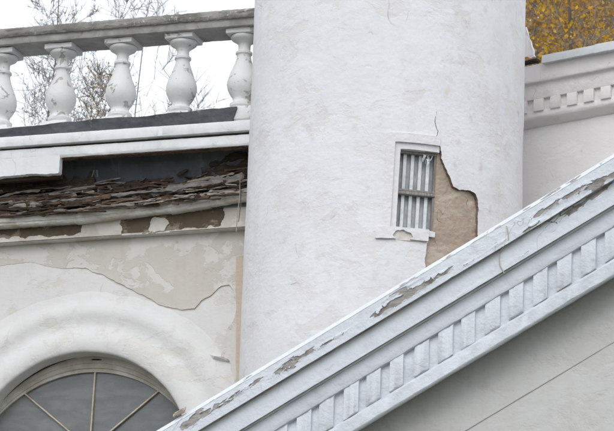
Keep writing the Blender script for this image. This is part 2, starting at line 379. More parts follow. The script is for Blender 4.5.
t = NT('cord_fibre'); M['cord'] = t.done((.52, .46, .36), .9, None, .1)
t = NT('bark'); g = t.noise(1, 6, .7, t.mapping((22, 22, 3))); c = t.mix(t.rng(g, .35, .65), (.10, .085, .07), (.22, .195, .17)); M['bark'] = t.done(c, .95, t.bump(g, .02), .1)
t = NT('twig_bark'); c = t.mix(t.rng(t.noise(6, 3, .5), .4, .6), (.27, .25, .235), (.40, .375, .355)); M['twig'] = t.done(c, .9, None, .1)
def leaf(name, a, b, c2):
    t = NT(name); c = t.mix(t.rng(t.noise(2.2, 4, .6), .4, .6), a, b); c = t.mix(t.rng(t.noise(17, 2, .5), .55, .7), c, c2)
    t.b.inputs['Subsurface Weight'].default_value = 0.0; m = t.done(c, .7, None, .2)
    tr = t.n('BsdfTranslucent'); t.l(c, tr.inputs[0]); mx = t.n('MixShader'); mx.inputs[0].default_value = .4
    t.l(t.b.outputs[0], mx.inputs[1]); t.l(tr.outputs[0], mx.inputs[2]); t.l(mx.outputs[0], t.out.inputs[0]); return m
M['leaf_yellow'] = leaf('leaf_yellow', (.76, .48, .04), (.68, .36, .03), (.80, .56, .07))
M['leaf_brown'] = leaf('leaf_brown', (.36, .24, .13), (.46, .30, .14), (.26, .20, .16))
M['leaf_olive'] = leaf('leaf_olive', (.44, .36, .14), (.48, .34, .13), (.32, .28, .13))
t = NT('lawn_and_gravel'); c = t.mix(t.rng(t.noise(.5, 6, .6), .4, .6), (.13, .12, .10), (.07, .085, .04)); M['ground'] = t.done(c, .95, t.bump(t.noise(20, 4, .7), .03), .1)
t = NT('sheet_roof'); M['roof'] = t.done(t.mix(t.rng(t.noise(2, 5, .6), .4, .6), (.16, .17, .175), (.24, .245, .25)), .6, t.bump(t.noise(3, 3, .5), .01), .3)

# ------------------------------------------------------------------ ground
v = []; f = []
me = pydata('ground', [(-900, -300, 0), (900, -300, 0), (900, 1500, 0), (-900, 1500, 0)], [(0, 1, 2, 3)])
tag(link('ground', me, M['ground']), kind='structure')

# ------------------------------------------------------------------ round tower
d0 = ray(384.0, 215.0); P0 = CAM + d0 * (30.1 / d0[1]); TX, TY, TR = float(P0[0]), float(P0[1]), 1.277
tower = empty('round_tower', 'round whitewashed masonry tower with one small barred window and fallen plaster', 'tower', Matrix.Translation((TX, TY, 0)))
TH0 = math.atan2(-TX, TY)                       # direction facing the camera
def tw(u, v):                                   # sight line -> arc length around the tower (0 = facing camera, + to the right), z
    d = ray(u, v); a = d[0] ** 2 + d[1] ** 2; ox, oy = CAM[0] - TX, CAM[1] - TY
    b = 2 * (ox * d[0] + oy * d[1]); c = ox * ox + oy * oy - TR * TR; q = max(b * b - 4 * a * c, 0); tt = (-b - math.sqrt(q)) / (2 * a)
    P = CAM + tt * d; th = math.atan2(P[0] - TX, -(P[1] - TY)) - TH0; return th * TR, float(P[2])
def tmap(u, v, n):                              # arc, z, offset -> tower-local xyz
    th = np.asarray(u) / TR + TH0; r = TR + np.asarray(n); return r * np.sin(th), -r * np.cos(th), np.asarray(v)
def tp3(u, v): a, z = tw(u, v); x, y, _ = tmap(a, z, 0); return float(x), float(y), z
M['tower'] = plaster('tower_limewash', (.765, .76, .775), (.54, .49, .44), (.725, .705, .70), (.53, .585), .45, 1.6, .9, .22, .65, .35, step=.0016, spots=[
    (*tp3(447, 92), .07, (.60, .57, .42), .55), (*tp3(470, 30), .16, (.66, .62, .52), .35), (*tp3(458, 12), .10, (.45, .41, .36), .3), (*tp3(485, 10), .06, (.40, .37, .34), .35),
    (*tp3(500, 45), .25, (.66, .62, .60), .35), (*tp3(490, 110), .30, (.68, .64, .63), .35), (*tp3(505, 160), .25, (.62, .57, .55), .3), (*tp3(495, 200), .2, (.60, .54, .52), .3),
    (*tp3(350, 110), .2, (.68, .66, .62), .25), (*tp3(300, 280), .25, (.70, .66, .64), .3), (*tp3(330, 60), .22, (.70, .68, .68), .25), (*tp3(270, 200), .2, (.70, .69, .70), .25), (*tp3(455, 165), .05, (.45, .38, .32), .35),
    (*tp3(462, 62), .05, (.50, .44, .40), .45), (*tp3(471, 118), .06, (.52, .46, .43), .45), (*tp3(459, 142), .05, (.50, .44, .40), .45), (*tp3(481, 168), .07, (.50, .44, .41), .45),
    (*tp3(490, 212), .06, (.48, .42, .40), .45), (*tp3(466, 22), .06, (.46, .42, .37), .45), (*tp3(479, 86), .05, (.54, .48, .45), .4), (*tp3(502, 132), .08, (.54, .48, .46), .4), (*tp3(490, 60), .07, (.56, .51, .46), .35), (*tp3(508, 90), .1, (.58, .53, .50), .35)])
WIN = [tw(401, 149), tw(437.5, 151.5), tw(435.5, 231), tw(395.5, 229)]           # the glazed opening
SUR = [tw(387, 133), tw(437.5, 135.5), tw(434, 243), tw(380, 240)]               # its plaster surround
us = [p[0] for p in WIN]; wu0, wu1 = (us[0] + us[3]) / 2, (us[1] + us[2]) / 2
wz1 = (WIN[0][1] + WIN[1][1]) / 2; wz0 = (WIN[2][1] + WIN[3][1]) / 2
su0, sz0, sz1 = (SUR[0][0] + SUR[3][0]) / 2, (SUR[2][1] + SUR[3][1]) / 2, (SUR[0][1] + SUR[1][1]) / 2
SH = .030; WZM = (wz0 + wz1) / 2
sw = lambda u, v: u - SH * (v - WZM)                  # the opening leans a little
tmapw = lambda u, v, n: tmap(u + SH * (np.asarray(v) - WZM), v, n)
PATCH = [tw(*p) for p in [(432, 147), (440, 146.5), (441.5, 158), (445, 167), (450, 177), (453, 186.5), (460, 190), (470, 190.5), (475, 194), (478, 200), (478.5, 235),
                          (480, 262), (477, 300), (424, 300), (425, 262), (427.5, 243), (432, 233), (432, 229)]]
HOLE = [tw(437.5, 135), tw(437.5, 150), tw(438, 230), tw(432, 236), tw(428, 243)]
def tower_sd(u, v):
    pd = poly_sd(u, v, PATCH) + .010 * fbm(u * 16, v * 16, 3, 3) + .004 * fbm(u * 60, v * 60, 4, 2)
    wd = np.minimum(np.minimum(sw(u, v) - su0 - .012, wu1 + .005 - sw(u, v)), np.minimum(v - sz0 - .012, sz1 - .012 - v)) + .003 * fbm(u * 30, v * 30, 8, 3)
    ck = line_d(u + .006 * fbm(v * 30, u * 30, 9, 3), v, [tw(438, 148), tw(436.5, 138), tw(437.5, 131), tw(434.5, 122), tw(436.5, 113), tw(435, 100)])
    cr = .0030 - ck - .003 * np.clip((v - tw(436, 125)[1]) * 4, 0, 1)
    return -np.maximum(np.maximum(pd, wd), cr)
def tower_n(u, v, d):
    n = .009 * fbm(u * 2.1, v * 2.1, 21, 2) + .0016 * fbm(u * 7, v * 15, 22, 4) + .0012 * fbm(u * 40, v * 40, 23, 2)
    return n + .006 * np.exp(-np.clip(d, 0, 1) / .02) * (fbm(u * 9, v * 9, 5, 2) + .2)
zt0, zt1 = 8.2, 14.2
HALF = math.pi * TR * 0.56
coat('plaster_coat', M['tower'], tower, tmap, -HALF, HALF, zt0, zt1, .0105, .0105, tower_sd, tower_n, -.045, True, M['render_edge_shade'],
     np.unique(np.concatenate([np.arange(-HALF, HALF, .0125), [HALF], np.arange(.0, .95, .005)])), np.unique(np.concatenate([np.arange(zt0, zt1, .0125), [zt1], np.arange(wz0 - .5, wz1 + .55, .005)])))
cl = coat('bare_render', M['render'], tower, tmap, min(p[0] for p in PATCH) - .12, max(p[0] for p in PATCH) + .08, tw(400, 300)[1] - .1, tw(440, 146)[1] + .06, .008, .008,
     lambda u, v: -np.minimum(np.minimum(sw(u, v) - wu0 + .02, wu1 + .003 - sw(u, v)), np.minimum(v - wz0 - .005, wz1 - v)),
     lambda u, v, d: -.034 + .008 * fbm(u * 8, v * 8, 31, 4) + .004 * fbm(u * 40, v * 40, 32, 3), -.12)
cl['label'] = 'brown bare render where the plaster fell off beside the window'
# hidden masonry: lower shaft, back half, top with a plain cornice and a low roof
def ring(name, mat, za, zb, t0, t1, r0, r1, nz=2, seg=64):
    v = []; f = []
    for i in range(seg + 1):
        th = TH0 + t0 + (t1 - t0) * i / seg
        for q in range(nz + 1):
            r = r0 + (r1 - r0) * q / nz; v.append((r * math.sin(th), -r * math.cos(th), za + (zb - za) * q / nz))
    for i in range(seg):
        for q in range(nz):
            a = i * (nz + 1) + q; f.append((a, a + nz + 1, a + nz + 2, a + 1))
    return link(name, pydata(name, v, f), mat, tower, 50)
ring('lower_shaft', M['tower'], 0, zt0, 0, 2 * math.pi, TR + .004, TR + .004)
ring('back_shaft', M['tower'], zt0, zt1, HALF / TR, 2 * math.pi - HALF / TR, TR, TR)
ring('core', M['frieze_bare'], 8.0, 14.4, 0, 2 * math.pi, TR - .26, TR - .26)
ring('upper_shaft', M['tower'], zt1, 16.0, 0, 2 * math.pi, TR + .004, TR + .004)
link('tower_cornice', lathe_mesh('tower_cornice', [(TR - .05, 15.9), (TR + .1, 15.95), (TR + .12, 16.05), (TR + .22, 16.12), (TR + .22, 16.25), (TR - .1, 16.27)], 64), M['cornice'], tower, 40)
link('tower_roof', lathe_mesh('tower_roof', [(TR + .25, 16.27), (TR + .26, 16.3), (.6, 17.3), (.05, 17.6)], 64), M['roof'], tower, 40)
# surround: raised outer band, recessed inner band, sill
def rect_sd(u, v, a, b, c, d): return np.minimum(np.minimum(u - a, b - u), np.minimum(v - c, d - v))
in0, inz1 = wu0 - .052, wz1 + .058
coat('window_surround', M['surround'], tower, tmapw, su0 - .01, wu1 + .03, sz0 - .01, sz1 + .01, .006, .006,
     lambda u, v: np.minimum(np.minimum(rect_sd(u, v, su0 + .004, wu1 + .004, sz0 + .09, sz1 - .004), -rect_sd(u, v, in0, wu1 + .2, sz0 + .085, inz1)), .02) + .002 * fbm(u * 40, v * 40, 2, 2),
     lambda u, v, d: .017 + .003 * fbm(u * 14, v * 14, 41, 3) + .002 * fbm(u * 60, v * 60, 42, 2), -.02)
coat('window_surround', M['surround'], tower, tmapw, in0 - .01, wu1 + .01, sz0 + .06, inz1 + .01, .006, .006,
     lambda u, v: -rect_sd(u, v, wu0, wu1 + .05, wz0, wz1) + .002 * fbm(u * 40, v * 40, 12, 2),
     lambda u, v, d: -.006 + .003 * fbm(u * 14, v * 14, 43, 3), -.13)
SILLP = [tw(*p) for p in [(397, 231), (405, 231), (412, 234), (414, 238), (406, 241), (398, 239.5), (394, 236)]]
coat('sill', M['surround'], tower, tmapw, su0 - .06, tw(430, 236)[0], sz0 + .0, wz0 + .008, .006, .006,
     lambda u, v: np.minimum(rect_sd(u, v, su0 - .045, tw(429, 236)[0] + (v - sz0) * .07, sz0 + .008, wz0 + .006), -poly_sd(u, v, SILLP) + .012 * fbm(u * 22, v * 22, 16, 4)) + .005 * fbm(u * 25, v * 25, 6, 3),
     lambda u, v, d: .022 + .005 * fbm(u * 14, v * 14, 44, 3), -.03)
coat('sill_mortar', M['frieze'], tower, tmapw, su0 - .03, tw(428, 236)[0], sz0 + .0, wz0 + .004, .008, .008, None, lambda u, v, d: .004 + .006 * fbm(u * 20, v * 20, 45, 3), -.03)
# the window itself, set back in the opening
um = (wu0 + wu1) / 2; thm = um / TR + TH0
WM = Matrix.Translation((TR * math.sin(thm), -TR * math.cos(thm), 0)) @ Matrix.Rotation(thm, 4, 'Z') @ Matrix(((1, 0, SH, -SH * WZM), (0, 1, 0, 0), (0, 0, 1, 0), (0, 0, 0, 1)))
hw = (wu1 - wu0) / 2
def tbox(name, mat, parent, s0, s1, n0, n1, z0, z1, ch=.003, rough=.001, seed=0):
    o = box(name, mat, None, s0, s1, n0, n1, z0, z1, ch, rough, seed); o.data.transform(WM); o.parent = parent; return o
win = tbox('window', M['sash'], tower, -hw - .03, -hw + .016, -.12, -.07, wz0 - .02, wz1 + .02); win['label'] = 'small grey sash window with white vertical bars'
tbox('frame', M['sash'], win, hw - .020, hw + .006, -.12, -.07, wz0 - .02, wz1 + .02, seed=2)
tbox('frame', M['sash'], win, -hw - .03, hw + .004, -.115, -.062, wz1 - .022, wz1 + .03, seed=3)
tbox('frame', M['bar'], win, -hw - .03, hw + .004, -.115, -.058, wz0 - .03, wz0 + .018, seed=4)
zm = wz0 + (wz1 - wz0) * .475
tbox('frame', M['sash'], win, -hw - .02, hw + .004, -.118, -.055, zm - .016, zm + .012, seed=5)
tbox('frame', M['sash'], win, -hw - .02, hw + .004, -.118, -.066, zm + .016, zm + .036, seed=6)
tbox('pane', M['tglass'], win, -hw - .02, hw + .002, -.135, -.128, wz0 - .02, zm, seed=7, rough=0)
tbox('pane', M['tglass'], win, -hw - .02, hw + .002, -.135, -.128, zm + .004, wz1 + .02, seed=8, rough=0)
for q in range(4):
    x = -hw + .052 + q * (2 * hw - .068) / 4
    tbox('bar', M['bar'], win, x, x + .029, -.112, -.098, zm + .03, wz1 - .01, .004, .0025, 10 + q)
    tbox('bar', M['bar'], win, x, x + .029, -.112, -.098, wz0 + .01, zm - .01, .004, .0025, 20 + q)
rnd = random.Random(5)
for q in range(6):                                   # torn film caught on the upper right corner
    x, z = hw - .02 - .11 * rnd.random(), wz1 - .02 - .05 * rnd.random(); L = .04 + .05 * rnd.random(); w = .005 + .010 * rnd.random(); a = rnd.uniform(-.9, .4)
    vs = []; fs = []
    for i in range(6):
        tq = i / 5; cx, cz = x + math.sin(a) * L * tq + .006 * math.sin(5 * tq + q), z - math.cos(a) * L * tq
        for sg in (-1, 1): vs.append((cx + sg * w * (1 - .6 * tq) * math.cos(a), .062 - .02 * math.sin(3 * tq + q) * .5 + .004 * sg, cz + sg * w * math.sin(a)))
    for i in range(5): fs.append((2 * i, 2 * i + 1, 2 * i + 3, 2 * i + 2))
    o = link('film_shred', pydata('film_shred', vs, fs), M['film'], win, 60); o.data.transform(WM)

# ------------------------------------------------------------------ left wing
LW = Wall(240, 220, 30.6, 19.5)
wing = empty('left_wing', 'decaying whitewashed wing with arched fanlight and rotten broken cornice', 'building', LW.M)
S0, S1 = -3.6, 0.75
AC, AZ, AR = -1.51, 8.52, 1.145                       # arch: centre and radius of the opening
zfr = LW.at(87, 236.5, .10)[1]                                           # bottom of the frieze
arch_sd = lambda u, v: np.where(v > AZ, np.hypot(u - AC, v - AZ) - AR, np.abs(u - AC) - AR)
wall_n = lambda u, v: .006 * fbm(u * 2, v * 2, 51, 3) + .0025 * fbm(u * 9, v * 9, 52, 3)
coat('wall', M['wall_white'], wing, flat, S0, S1, 8.2, 11.4, .02, .02, lambda u, v: arch_sd(u, v) - .03, lambda u, v, d: wall_n(u, v), -.3)
BND = [LW.at(*p) for p in [(-60, 262), (0, 266), (30, 262), (60, 269), (86, 268), (110, 278), (140, 294), (165, 306), (183, 309), (195, 308), (204, 300), (214, 293), (222, 286), (229, 285), (234, 292), (237, 300), (236, 312)]]
BND2 = [LW.at(*p) for p in [(233, 322), (228, 330), (225, 340), (221, 350), (222, 356), (230, 361), (232, 380), (233, 420), (233, 470), (-60, 470)]]
def white_sd(u, v):
    d = poly_sd(u, v, BND + BND2) + .016 * fbm(u * 9, v * 9, 61, 3) + .006 * fbm(u * 40, v * 40, 62, 2)
    return np.minimum(-d, arch_sd(u, v) - .03)
coat('old_plaster_coat', M['wall_old'], wing, flat, S0, .3, 8.2, zfr + .004, .010, .010, white_sd,
     lambda u, v, d: wall_n(u, v) + .003 + .0065 * np.clip((u + 1.9) * 1.6, 0, 1) * (1 + .8 * np.exp(-np.clip(d, 0, 1) / .03) * (.5 + fbm(u * 5, v * 5, 63, 2))), -.004, True, M['tan'])
fk = [LW.at(*p, .02) for p in [(208, 354), (216, 357), (225, 357.5), (229, 361), (221, 361), (213, 359)]]
link('plaster_flake', pydata('plaster_flake', [(a, -.012 - .012 * (i % 2) - (.03 if 1 <= i <= 2 else 0), b) for i, (a, b) in enumerate(fk)] + [(a, -.004, b - .004) for a, b in fk],
     [tuple(range(6))] + [(i, (i + 1) % 6, 6 + (i + 1) % 6, 6 + i) for i in range(6)]), M['wall_white'], wing)
# tan mortar strip in the corner beside the tower
sa, za = LW.at(236.6, 262); sb, zb = LW.at(236.5, 375); sc, _ = LW.at(241.5, 300)
coat('corner_mortar', M['tan'], wing, flat, min(sa, sb) - .02, sc + .1, zb - .3, za + .05, .012, .012, lambda u, v: u - (sb + (sa - sb) * (v - zb) / (za - zb)) - .002 + .008 * fbm(v * 9, u * 3, 7, 3),
     lambda u, v, d: .024 + .003 * fbm(u * 20, v * 20, 71, 3), -.004)
# archivolt: moulded band round the arch, with its reveal
AP = [(0, -.16), (0, .02), (0, .085), (.008, .103), (.025, .115), (.07, .128), (.115, .126), (.16, .112), (.20, .090), (.24, .068), (.275, .058), (.31, .060), (.35, .074), (.39, .082), (.43, .077), (.47, .058), (.51, .034), (.55, .014), (.60, .004), (.64, -.01)]
vs = []; fs = []; NA = 150
st = []
for i in range(NA + 1):
    a = math.pi * (-.0) + math.pi * i / NA; st.append((AC - AR * math.cos(a), AZ + AR * math.sin(a), -math.cos(a), math.sin(a)))
st = [(AC - AR, 6.9, -1, 0)] + st + [(AC + AR, 6.9, 1, 0)]
ST = np.array(st); APa = np.array(AP); II = np.arange(len(st))[:, None] + 0 * APa[:, 0][None, :]; QI = np.arange(len(AP))[None, :] + 0 * II
no = np.where(APa[:, 1][None, :] > -.1, .005 * fbm(ST[:, :1] * 3 + QI * .1, ST[:, 1:2] * 3 + 0 * QI, 81, 3) + .003 * fbm(II * .35, APa[:, 0][None, :] * 18 + 0 * II, 82, 3), 0)
rr_ = APa[:, 0][None, :] + .006 * fbm(II * .12, 3.3 + 0 * II, 83, 3)
APa[:, 1] = np.where(APa[:, 1] > 0, APa[:, 1] * .66, APa[:, 1])
vs = np.stack([ST[:, :1] + ST[:, 2:3] * rr_, -(APa[:, 1][None, :] + no), ST[:, 1:2] + ST[:, 3:4] * rr_], -1).reshape(-1, 3)
m = len(AP)
for i in range(len(st) - 1):
    for q in range(m - 1): a = i * m + q; fs.append((a, a + 1, a + m + 1, a + m))
link('archivolt', pydata('archivolt', vs, fs), M['arch'], wing, 50)
# fanlight: timber frame whose inner edge is a flatter curve, pane, three spokes and a hub
GC, GZ, GR = -1.515, 8.245, 1.275
def gl_edge(a):                                       # inner edge of the frame along the direction a from the arch centre
    dx, dz = -math.cos(a), math.sin(a); ox, oz = AC - GC, AZ - GZ
    b = ox * dx + oz * dz; c = ox * ox + oz * oz - GR * GR; return -b + math.sqrt(b * b - c)
fan = None
FP = [(1, -.118), (.55, -.118), (.5, -.128), (.25, -.128), (.2, -.140), (.0, -.140), (.0, -.175)]
vs = []; fs = []
for i in range(91):
    a = math.pi * (.04 + .92 * i / 90); ri = min(gl_edge(a), AR - .02)
    for q, (w, n) in enumerate(FP):
        r = ri + (AR + .015 - ri) * w; vs.append((AC - math.cos(a) * r, -n + .002 * float(fbm(i * .4, q, 3, 2)), AZ + math.sin(a) * r))
m = len(FP)
for i in range(90):
    for q in range(m - 1): a = i * m + q; fs.append((a, a + m, a + m + 1, a + 1))
fan = link('fanlight', pydata('fanlight', vs, fs), M['archframe'], wing, 30); fan['label'] = 'dark arched fanlight with cream radiating glazing bars'
hs_, hz_ = LW.at(90, 449, -.16)
sp = [(-1.03, 1.0), (0.0, .1), (.93, 1.0)]
ang = []
for (u, v) in [(38, 405), (95, 375), (160, 390)]:
    s, z = LW.at(u, v, -.15); ang.append(math.atan2(s - hs_, z - hz_))
edge = [-1.75] + [ang[0], ang[1], ang[2]] + [1.75]
def out_r(t):                                         # from the hub to the glass edge
    dx, dz = math.sin(t), math.cos(t); ox, oz = hs_ - GC, hz_ - GZ; b = ox * dx + oz * dz; c = ox * ox + oz * oz - GR * GR; return -b + math.sqrt(b * b - c)
for i in range(4):                                    # one pane between each pair of spokes
    ts = np.linspace(edge[i], edge[i + 1], 14); vs = [(hs_, .165 + .003 * i, hz_)] + [(hs_ + math.sin(q) * (out_r(q) + .03), .165 + .002 * math.sin(i * 2.2), hz_ + math.cos(q) * (out_r(q) + .03)) for q in ts]
    link('pane', pydata('pane', vs, [(0, j + 1, j + 2) for j in range(13)]), M['glass'], fan)
for t_ in ang:
    L = out_r(t_) + .03; o = box('glazing_bar', M['muntin'], None, 0, L, -.165, -.142, -.0075, .0075, .004, .0015, 7)
    o.data.transform(Matrix.Translation((hs_, 0, hz_)) @ Matrix.Rotation(-(math.pi / 2 - t_), 4, 'Y')); o.parent = fan
o = link('hub', lathe_mesh('hub', [(.10, -.015), (.11, 0), (.10, .03)], 24), M['muntin'], None, 40); o.data.transform(Matrix.Translation((hs_, .165, hz_)) @ Matrix.Rotation(math.pi / 2, 4, 'X')); o.parent = fan
tube('frame_gap', M['gap_dark'], wing, [(AC - (AR - .004) * math.cos(a), .098, AZ + (AR - .004) * math.sin(a)) for a in np.linspace(math.radians(42), math.radians(84), 24)], [.001 + .005 * math.sin(math.pi * q / 23) for q in range(24)], 5)
tube('frame_gap', M['gap_dark'], wing, [(AC - (AR - .03) * math.cos(a), .112, AZ + (AR - .03) * math.sin(a)) for a in np.linspace(math.radians(91), math.radians(97), 8)], [.001, .006, .008, .006, .008, .007, .005, .001], 5)
box('room_back', M['gap_dark'], wing, AC - 1.3, AC + 1.3, -.62, -.6, 6.9, 9.9, .002)
box('window_transom', M['archframe'], fan, AC - AR, AC + AR, -.17, -.11, AZ - .12, AZ - .02, .006, .001, 4)
tbl = box('lower_glazing', M['glass'], fan, AC - AR, AC + AR, -.18, -.165, 6.9, AZ - .1, .002)
# rest of the wing: lower wall, far-left wall, body and roof
box('lower_wall', M['wall_white'], wing, -9.0, S1, -.3, .0, 0, 6.9, .01)
box('wall_pier', M['wall_white'], wing, S0, AC - AR - .03, -.3, .003, 6.9, 8.21, .002); box('wall_pier', M['wall_white'], wing, AC + AR + .03, S1, -.3, .003, 6.9, 8.21, .002)
box('far_wall', M['wall_white'], wing, -9.0, S0, -.3, .002, 6.9, 11.4, .002)
box('end_wall', M['wall_white'], wing, -9.0, -8.7, -6.5, -.302, 0, 11.4, .01)
box('roof_slab', M['roof'], wing, -9.0, .35, -6.5, .12, 11.42, 11.60, .01)
# frieze below the ledge: bare brick with islands of plaster left on it
zl = 10.93
coat('frieze_masonry', M['frieze_bare'], wing, flat, S0, S1, zfr, 11.2, .012, .012, None, lambda u, v, d: .095 + .006 * fbm(u * 12, v * 12, 91, 3), 0)
box('frieze_foot', M['wall_old'], wing, S0, S1, -.02, .098, zfr - .014, zfr + .006, .004, .003, 6)
ISL = [[LW.at(*p, .10) for p in q] for q in ([(-80, 236), (-80, 224), (-12, 226), (-10, 233), (-12, 240)], [(82, 240), (86, 218), (122, 214), (120, 238)],
       [(150, 230), (153, 219), (166, 216), (170, 224), (165, 232)], [(222, 228), (226, 200), (250, 196), (250, 232)], [(124, 236), (210, 228), (250, 225), (250, 240), (120, 246)], [(-80, 241), (60, 236), (90, 235), (90, 246), (-80, 250)])]
for q, p in enumerate(ISL):
    us_, vs_ = [a for a, b in p], [b for a, b in p]
    coat('frieze_plaster', M['frieze'], wing, flat, max(S0, min(us_) - .05), min(.4, max(us_) + .05), zfr - .006, min(11.1, max(vs_) + .05), .010, .008,
         lambda u, v: poly_sd(u, v, p) + .045 * fbm(u * 12, v * 12, 93, 5) + .004, lambda u, v, d: .108 + .003 * q / 6 + .004 * fbm(u * 10, v * 10, 94, 3), .085)
# ledge (bed moulding): left run level, right run wrenched upward
lb = lambda u, v: LW.at(u, v, .21)
def ledge(name, a, b, h0, h1, seed):
    (sa, za), (sb, zb) = a, b; k = (zb - za) / (sb - sa)
    prof = [(.02, za - k * sa + .01), (.190, za - k * sa), (.206, za - k * sa + .012), (.206, za - k * sa + h0 * .38), (.215, za - k * sa + h0 * .42), (.215, za - k * sa + h0), (.02, za - k * sa + h0 + .03)]
    return sweep(name, M['ledge'], wing, prof, sa, sb, .012, k, .0035, seed, .003, 5)
ledge('ledge', (-9.0, lb(0, 226)[1] - .0), lb(76, 221.5), .085, .1, 3)
ledge('ledge', lb(74, 222.5), lb(172, 210.5), .105, .1, 4)
ledge('ledge', lb(168, 212), lb(262, 197), .11, .1, 5)
# cavity where the soffit fell: dark sheathing behind, strips of cornice above
c0 = [LW.at(-20, 200, .12)[1], LW.at(200, 150, .12)[1]]
coat('sheathing', M['cavity'], wing, flat, -9.0, .5, 10.98, 11.62, .03, .03, None, lambda u, v, d: .13 + .01 * fbm(u * 4, v * 4, 97, 3) + .10 * np.clip((v - 11.3) / .3, 0, 1), 0)
zf1t, zf1b, zs2 = 11.700, 11.60, 11.47
sweep('cornice_fascia', M['cornice'], wing, [(.12, zf1b - .012), (.50, zf1b), (.50, zf1t), (.12, zf1t + .01)], -9.0, .42, .02, -.006, .0022, 11, .004)
sweep('cornice_shadow_gap', M['gap_dark'], wing, [(.15, zf1b - .035), (.445, zf1b - .03), (.445, zf1b - .006), (.15, zf1b - .014)], -9.0, .42, .03, -.008, .003, 12, .004)  # dark strip painting in the shadow gap under the fascia
sweep('cornice_strip', M['cornice'], wing, [(.36, zs2), (.455, zs2 - .004), (.465, zs2 + .02), (.465, zf1b - .028), (.36, zf1b - .03)], -9.0, .42, .016, -.008, .0026, 13, .004)
sweep('rotten_edge', M['rot_red'], wing, [(.37, zs2 - .014), (.44, zs2 - .012), (.45, zs2 - .004), (.37, zs2 - .002)], LW.at(62, 155, .45)[0], .3, .012, -.008, .007, 14, .003, 9)
pe, pz = LW.at(60, 173, .45); p0z = LW.at(0, 178, .45)[1]
coat('cornice_panel', M['cornice'], wing, flat, -9.0, pe, 11.2, zs2 + .02 - .008 * pe, .012, .012,
     lambda u, v: np.minimum(v - (p0z + (pz - p0z) * np.clip((u - LW.at(0, 178, .45)[0]) / (pe - LW.at(0, 178, .45)[0]), -.5, 1)) + .022 * fbm(u * 9, v * 2, 101, 4), pe - .003 - u + .003 * fbm(v * 30, u, 5, 2)),
     lambda u, v, d: .468 + .002 * fbm(u * 7, v * 7, 102, 3), .40)
box('panel_backing', M['rot_dark'], wing, -9.0, pe - .02, .33, .40, 11.30, zs2 + .02, .004, .004, 5)
# rotten boards and splinters lying in the open cornice
def splinter(s0, s1, za, zb, n, h, t, mat, seed, name='rotten_board'):
    S = np.linspace(s0, s1, max(5, int((s1 - s0) / .011))); fs = []; m = 8
    q = np.linspace(0, 1, len(S)); tp = np.minimum(1, np.minimum(q * 22 + .35, (1 - q) * 22 + .35)); o = np.zeros_like(S)
    hh = h * tp * (1 + .9 * fbm(S * 13, o + seed, seed, 4)); tt = t * (1 + .5 * fbm(S * 11, o + seed + 3, seed, 3))
    zc = za + (zb - za) * q + .016 * fbm(S * 5, o + seed + 7, 2, 4); nc = n + .03 * fbm(S * 4, o + seed + 9, 6, 4)
    a = 2 * math.pi * (np.arange(m) + .5) / m; ca, sa_ = np.cos(a), np.sin(a); e = .35
    cx = (np.sign(ca) * np.abs(ca) ** e)[None, :]; sx = (np.sign(sa_) * np.abs(sa_) ** e)[None, :]; SS, JJ = np.meshgrid(S, np.arange(m), indexing='ij')
    vs = np.stack([SS, -(nc[:, None] + tt[:, None] * .5 * cx * (1 + .35 * fbm(SS * 16, JJ * 1.7, seed + 1, 3))), zc[:, None] + hh[:, None] * .5 * sx * (1 + .45 * fbm(SS * 20, JJ * 2.1, seed + 4, 3))], -1).reshape(-1, 3)
    for i in range(len(S) - 1):
        for j in range(m): a = i * m + j; b = i * m + (j + 1) % m; fs.append((a, b, b + m, a + m))
    fs.append(tuple(range(m))); fs.append(tuple((len(S) - 1) * m + q for q in range(m - 1, -1, -1)))
    return link(name, pydata(name, vs, fs), M[mat], wing, 30)
def spl(u0, v0, u1, v1, n, h, t, mat, seed):
    n = max(n - .05, .165); a = LW.at(u0, v0, n); b = LW.at(u1, v1, n); splinter(a[0], b[0], a[1], b[1], n, h * (.72 if h > 3.9 else 1) / 103, t, mat, seed)
for r in [(-50, 190, 95, 183, .14, 20, .05, 'rot_dark', 1), (-40, 203, 60, 200, .22, 9, .10, 'rot_red', 2), (-40, 210, 118, 203, .25, 7, .12, 'rot_dark', 3), (10, 204, 96, 199, .28, 4, .05, 'rot_grey', 4),
          (-40, 216, 70, 211, .24, 8, .10, 'rot_red', 5), (30, 209, 130, 200, .27, 5, .06, 'rot_red', 6), (60, 214, 150, 205, .21, 9, .08, 'rot_dark', 7), (88, 203, 178, 192, .24, 9, .10, 'rot_dark', 8),
          (104, 198, 186, 189, .28, 5, .07, 'rot_grey', 9), (120, 205, 200, 197, .23, 7, .09, 'rot_red', 10), (100, 194, 205, 183, .17, 9, .05, 'rot_dark', 11), (60, 192, 150, 184, .15, 9, .05, 'rot_dark', 12),
          (150, 194, 246, 178, .26, 10, .10, 'rot_grey', 13), (178, 200, 246, 187, .21, 8, .08, 'rot_red', 14), (178, 188, 250, 173, .19, 11, .06, 'rot_dark', 15), (196, 182, 250, 162, .16, 13, .05, 'rot_dark', 16),
          (-30, 217, 46, 215, .27, 4, .05, 'rot_grey', 17), (38, 214, 100, 208, .29, 4, .05, 'rot_pale', 18), (96, 209, 168, 202, .29, 4, .05, 'rot_pale', 19), (166, 201, 240, 191, .27, 5, .05, 'rot_pale', 20),
          (0, 198, 76, 194, .20, 5, .06, 'rot_grey', 21), (68, 206, 112, 196, .30, 5, .04, 'rot_red', 22), (210, 165, 250, 152, .14, 12, .05, 'rot_dark', 23), (14, 206, 66, 204, .30, 3, .03, 'rot_pale', 24)]: spl(*r)
rnd = random.Random(11)
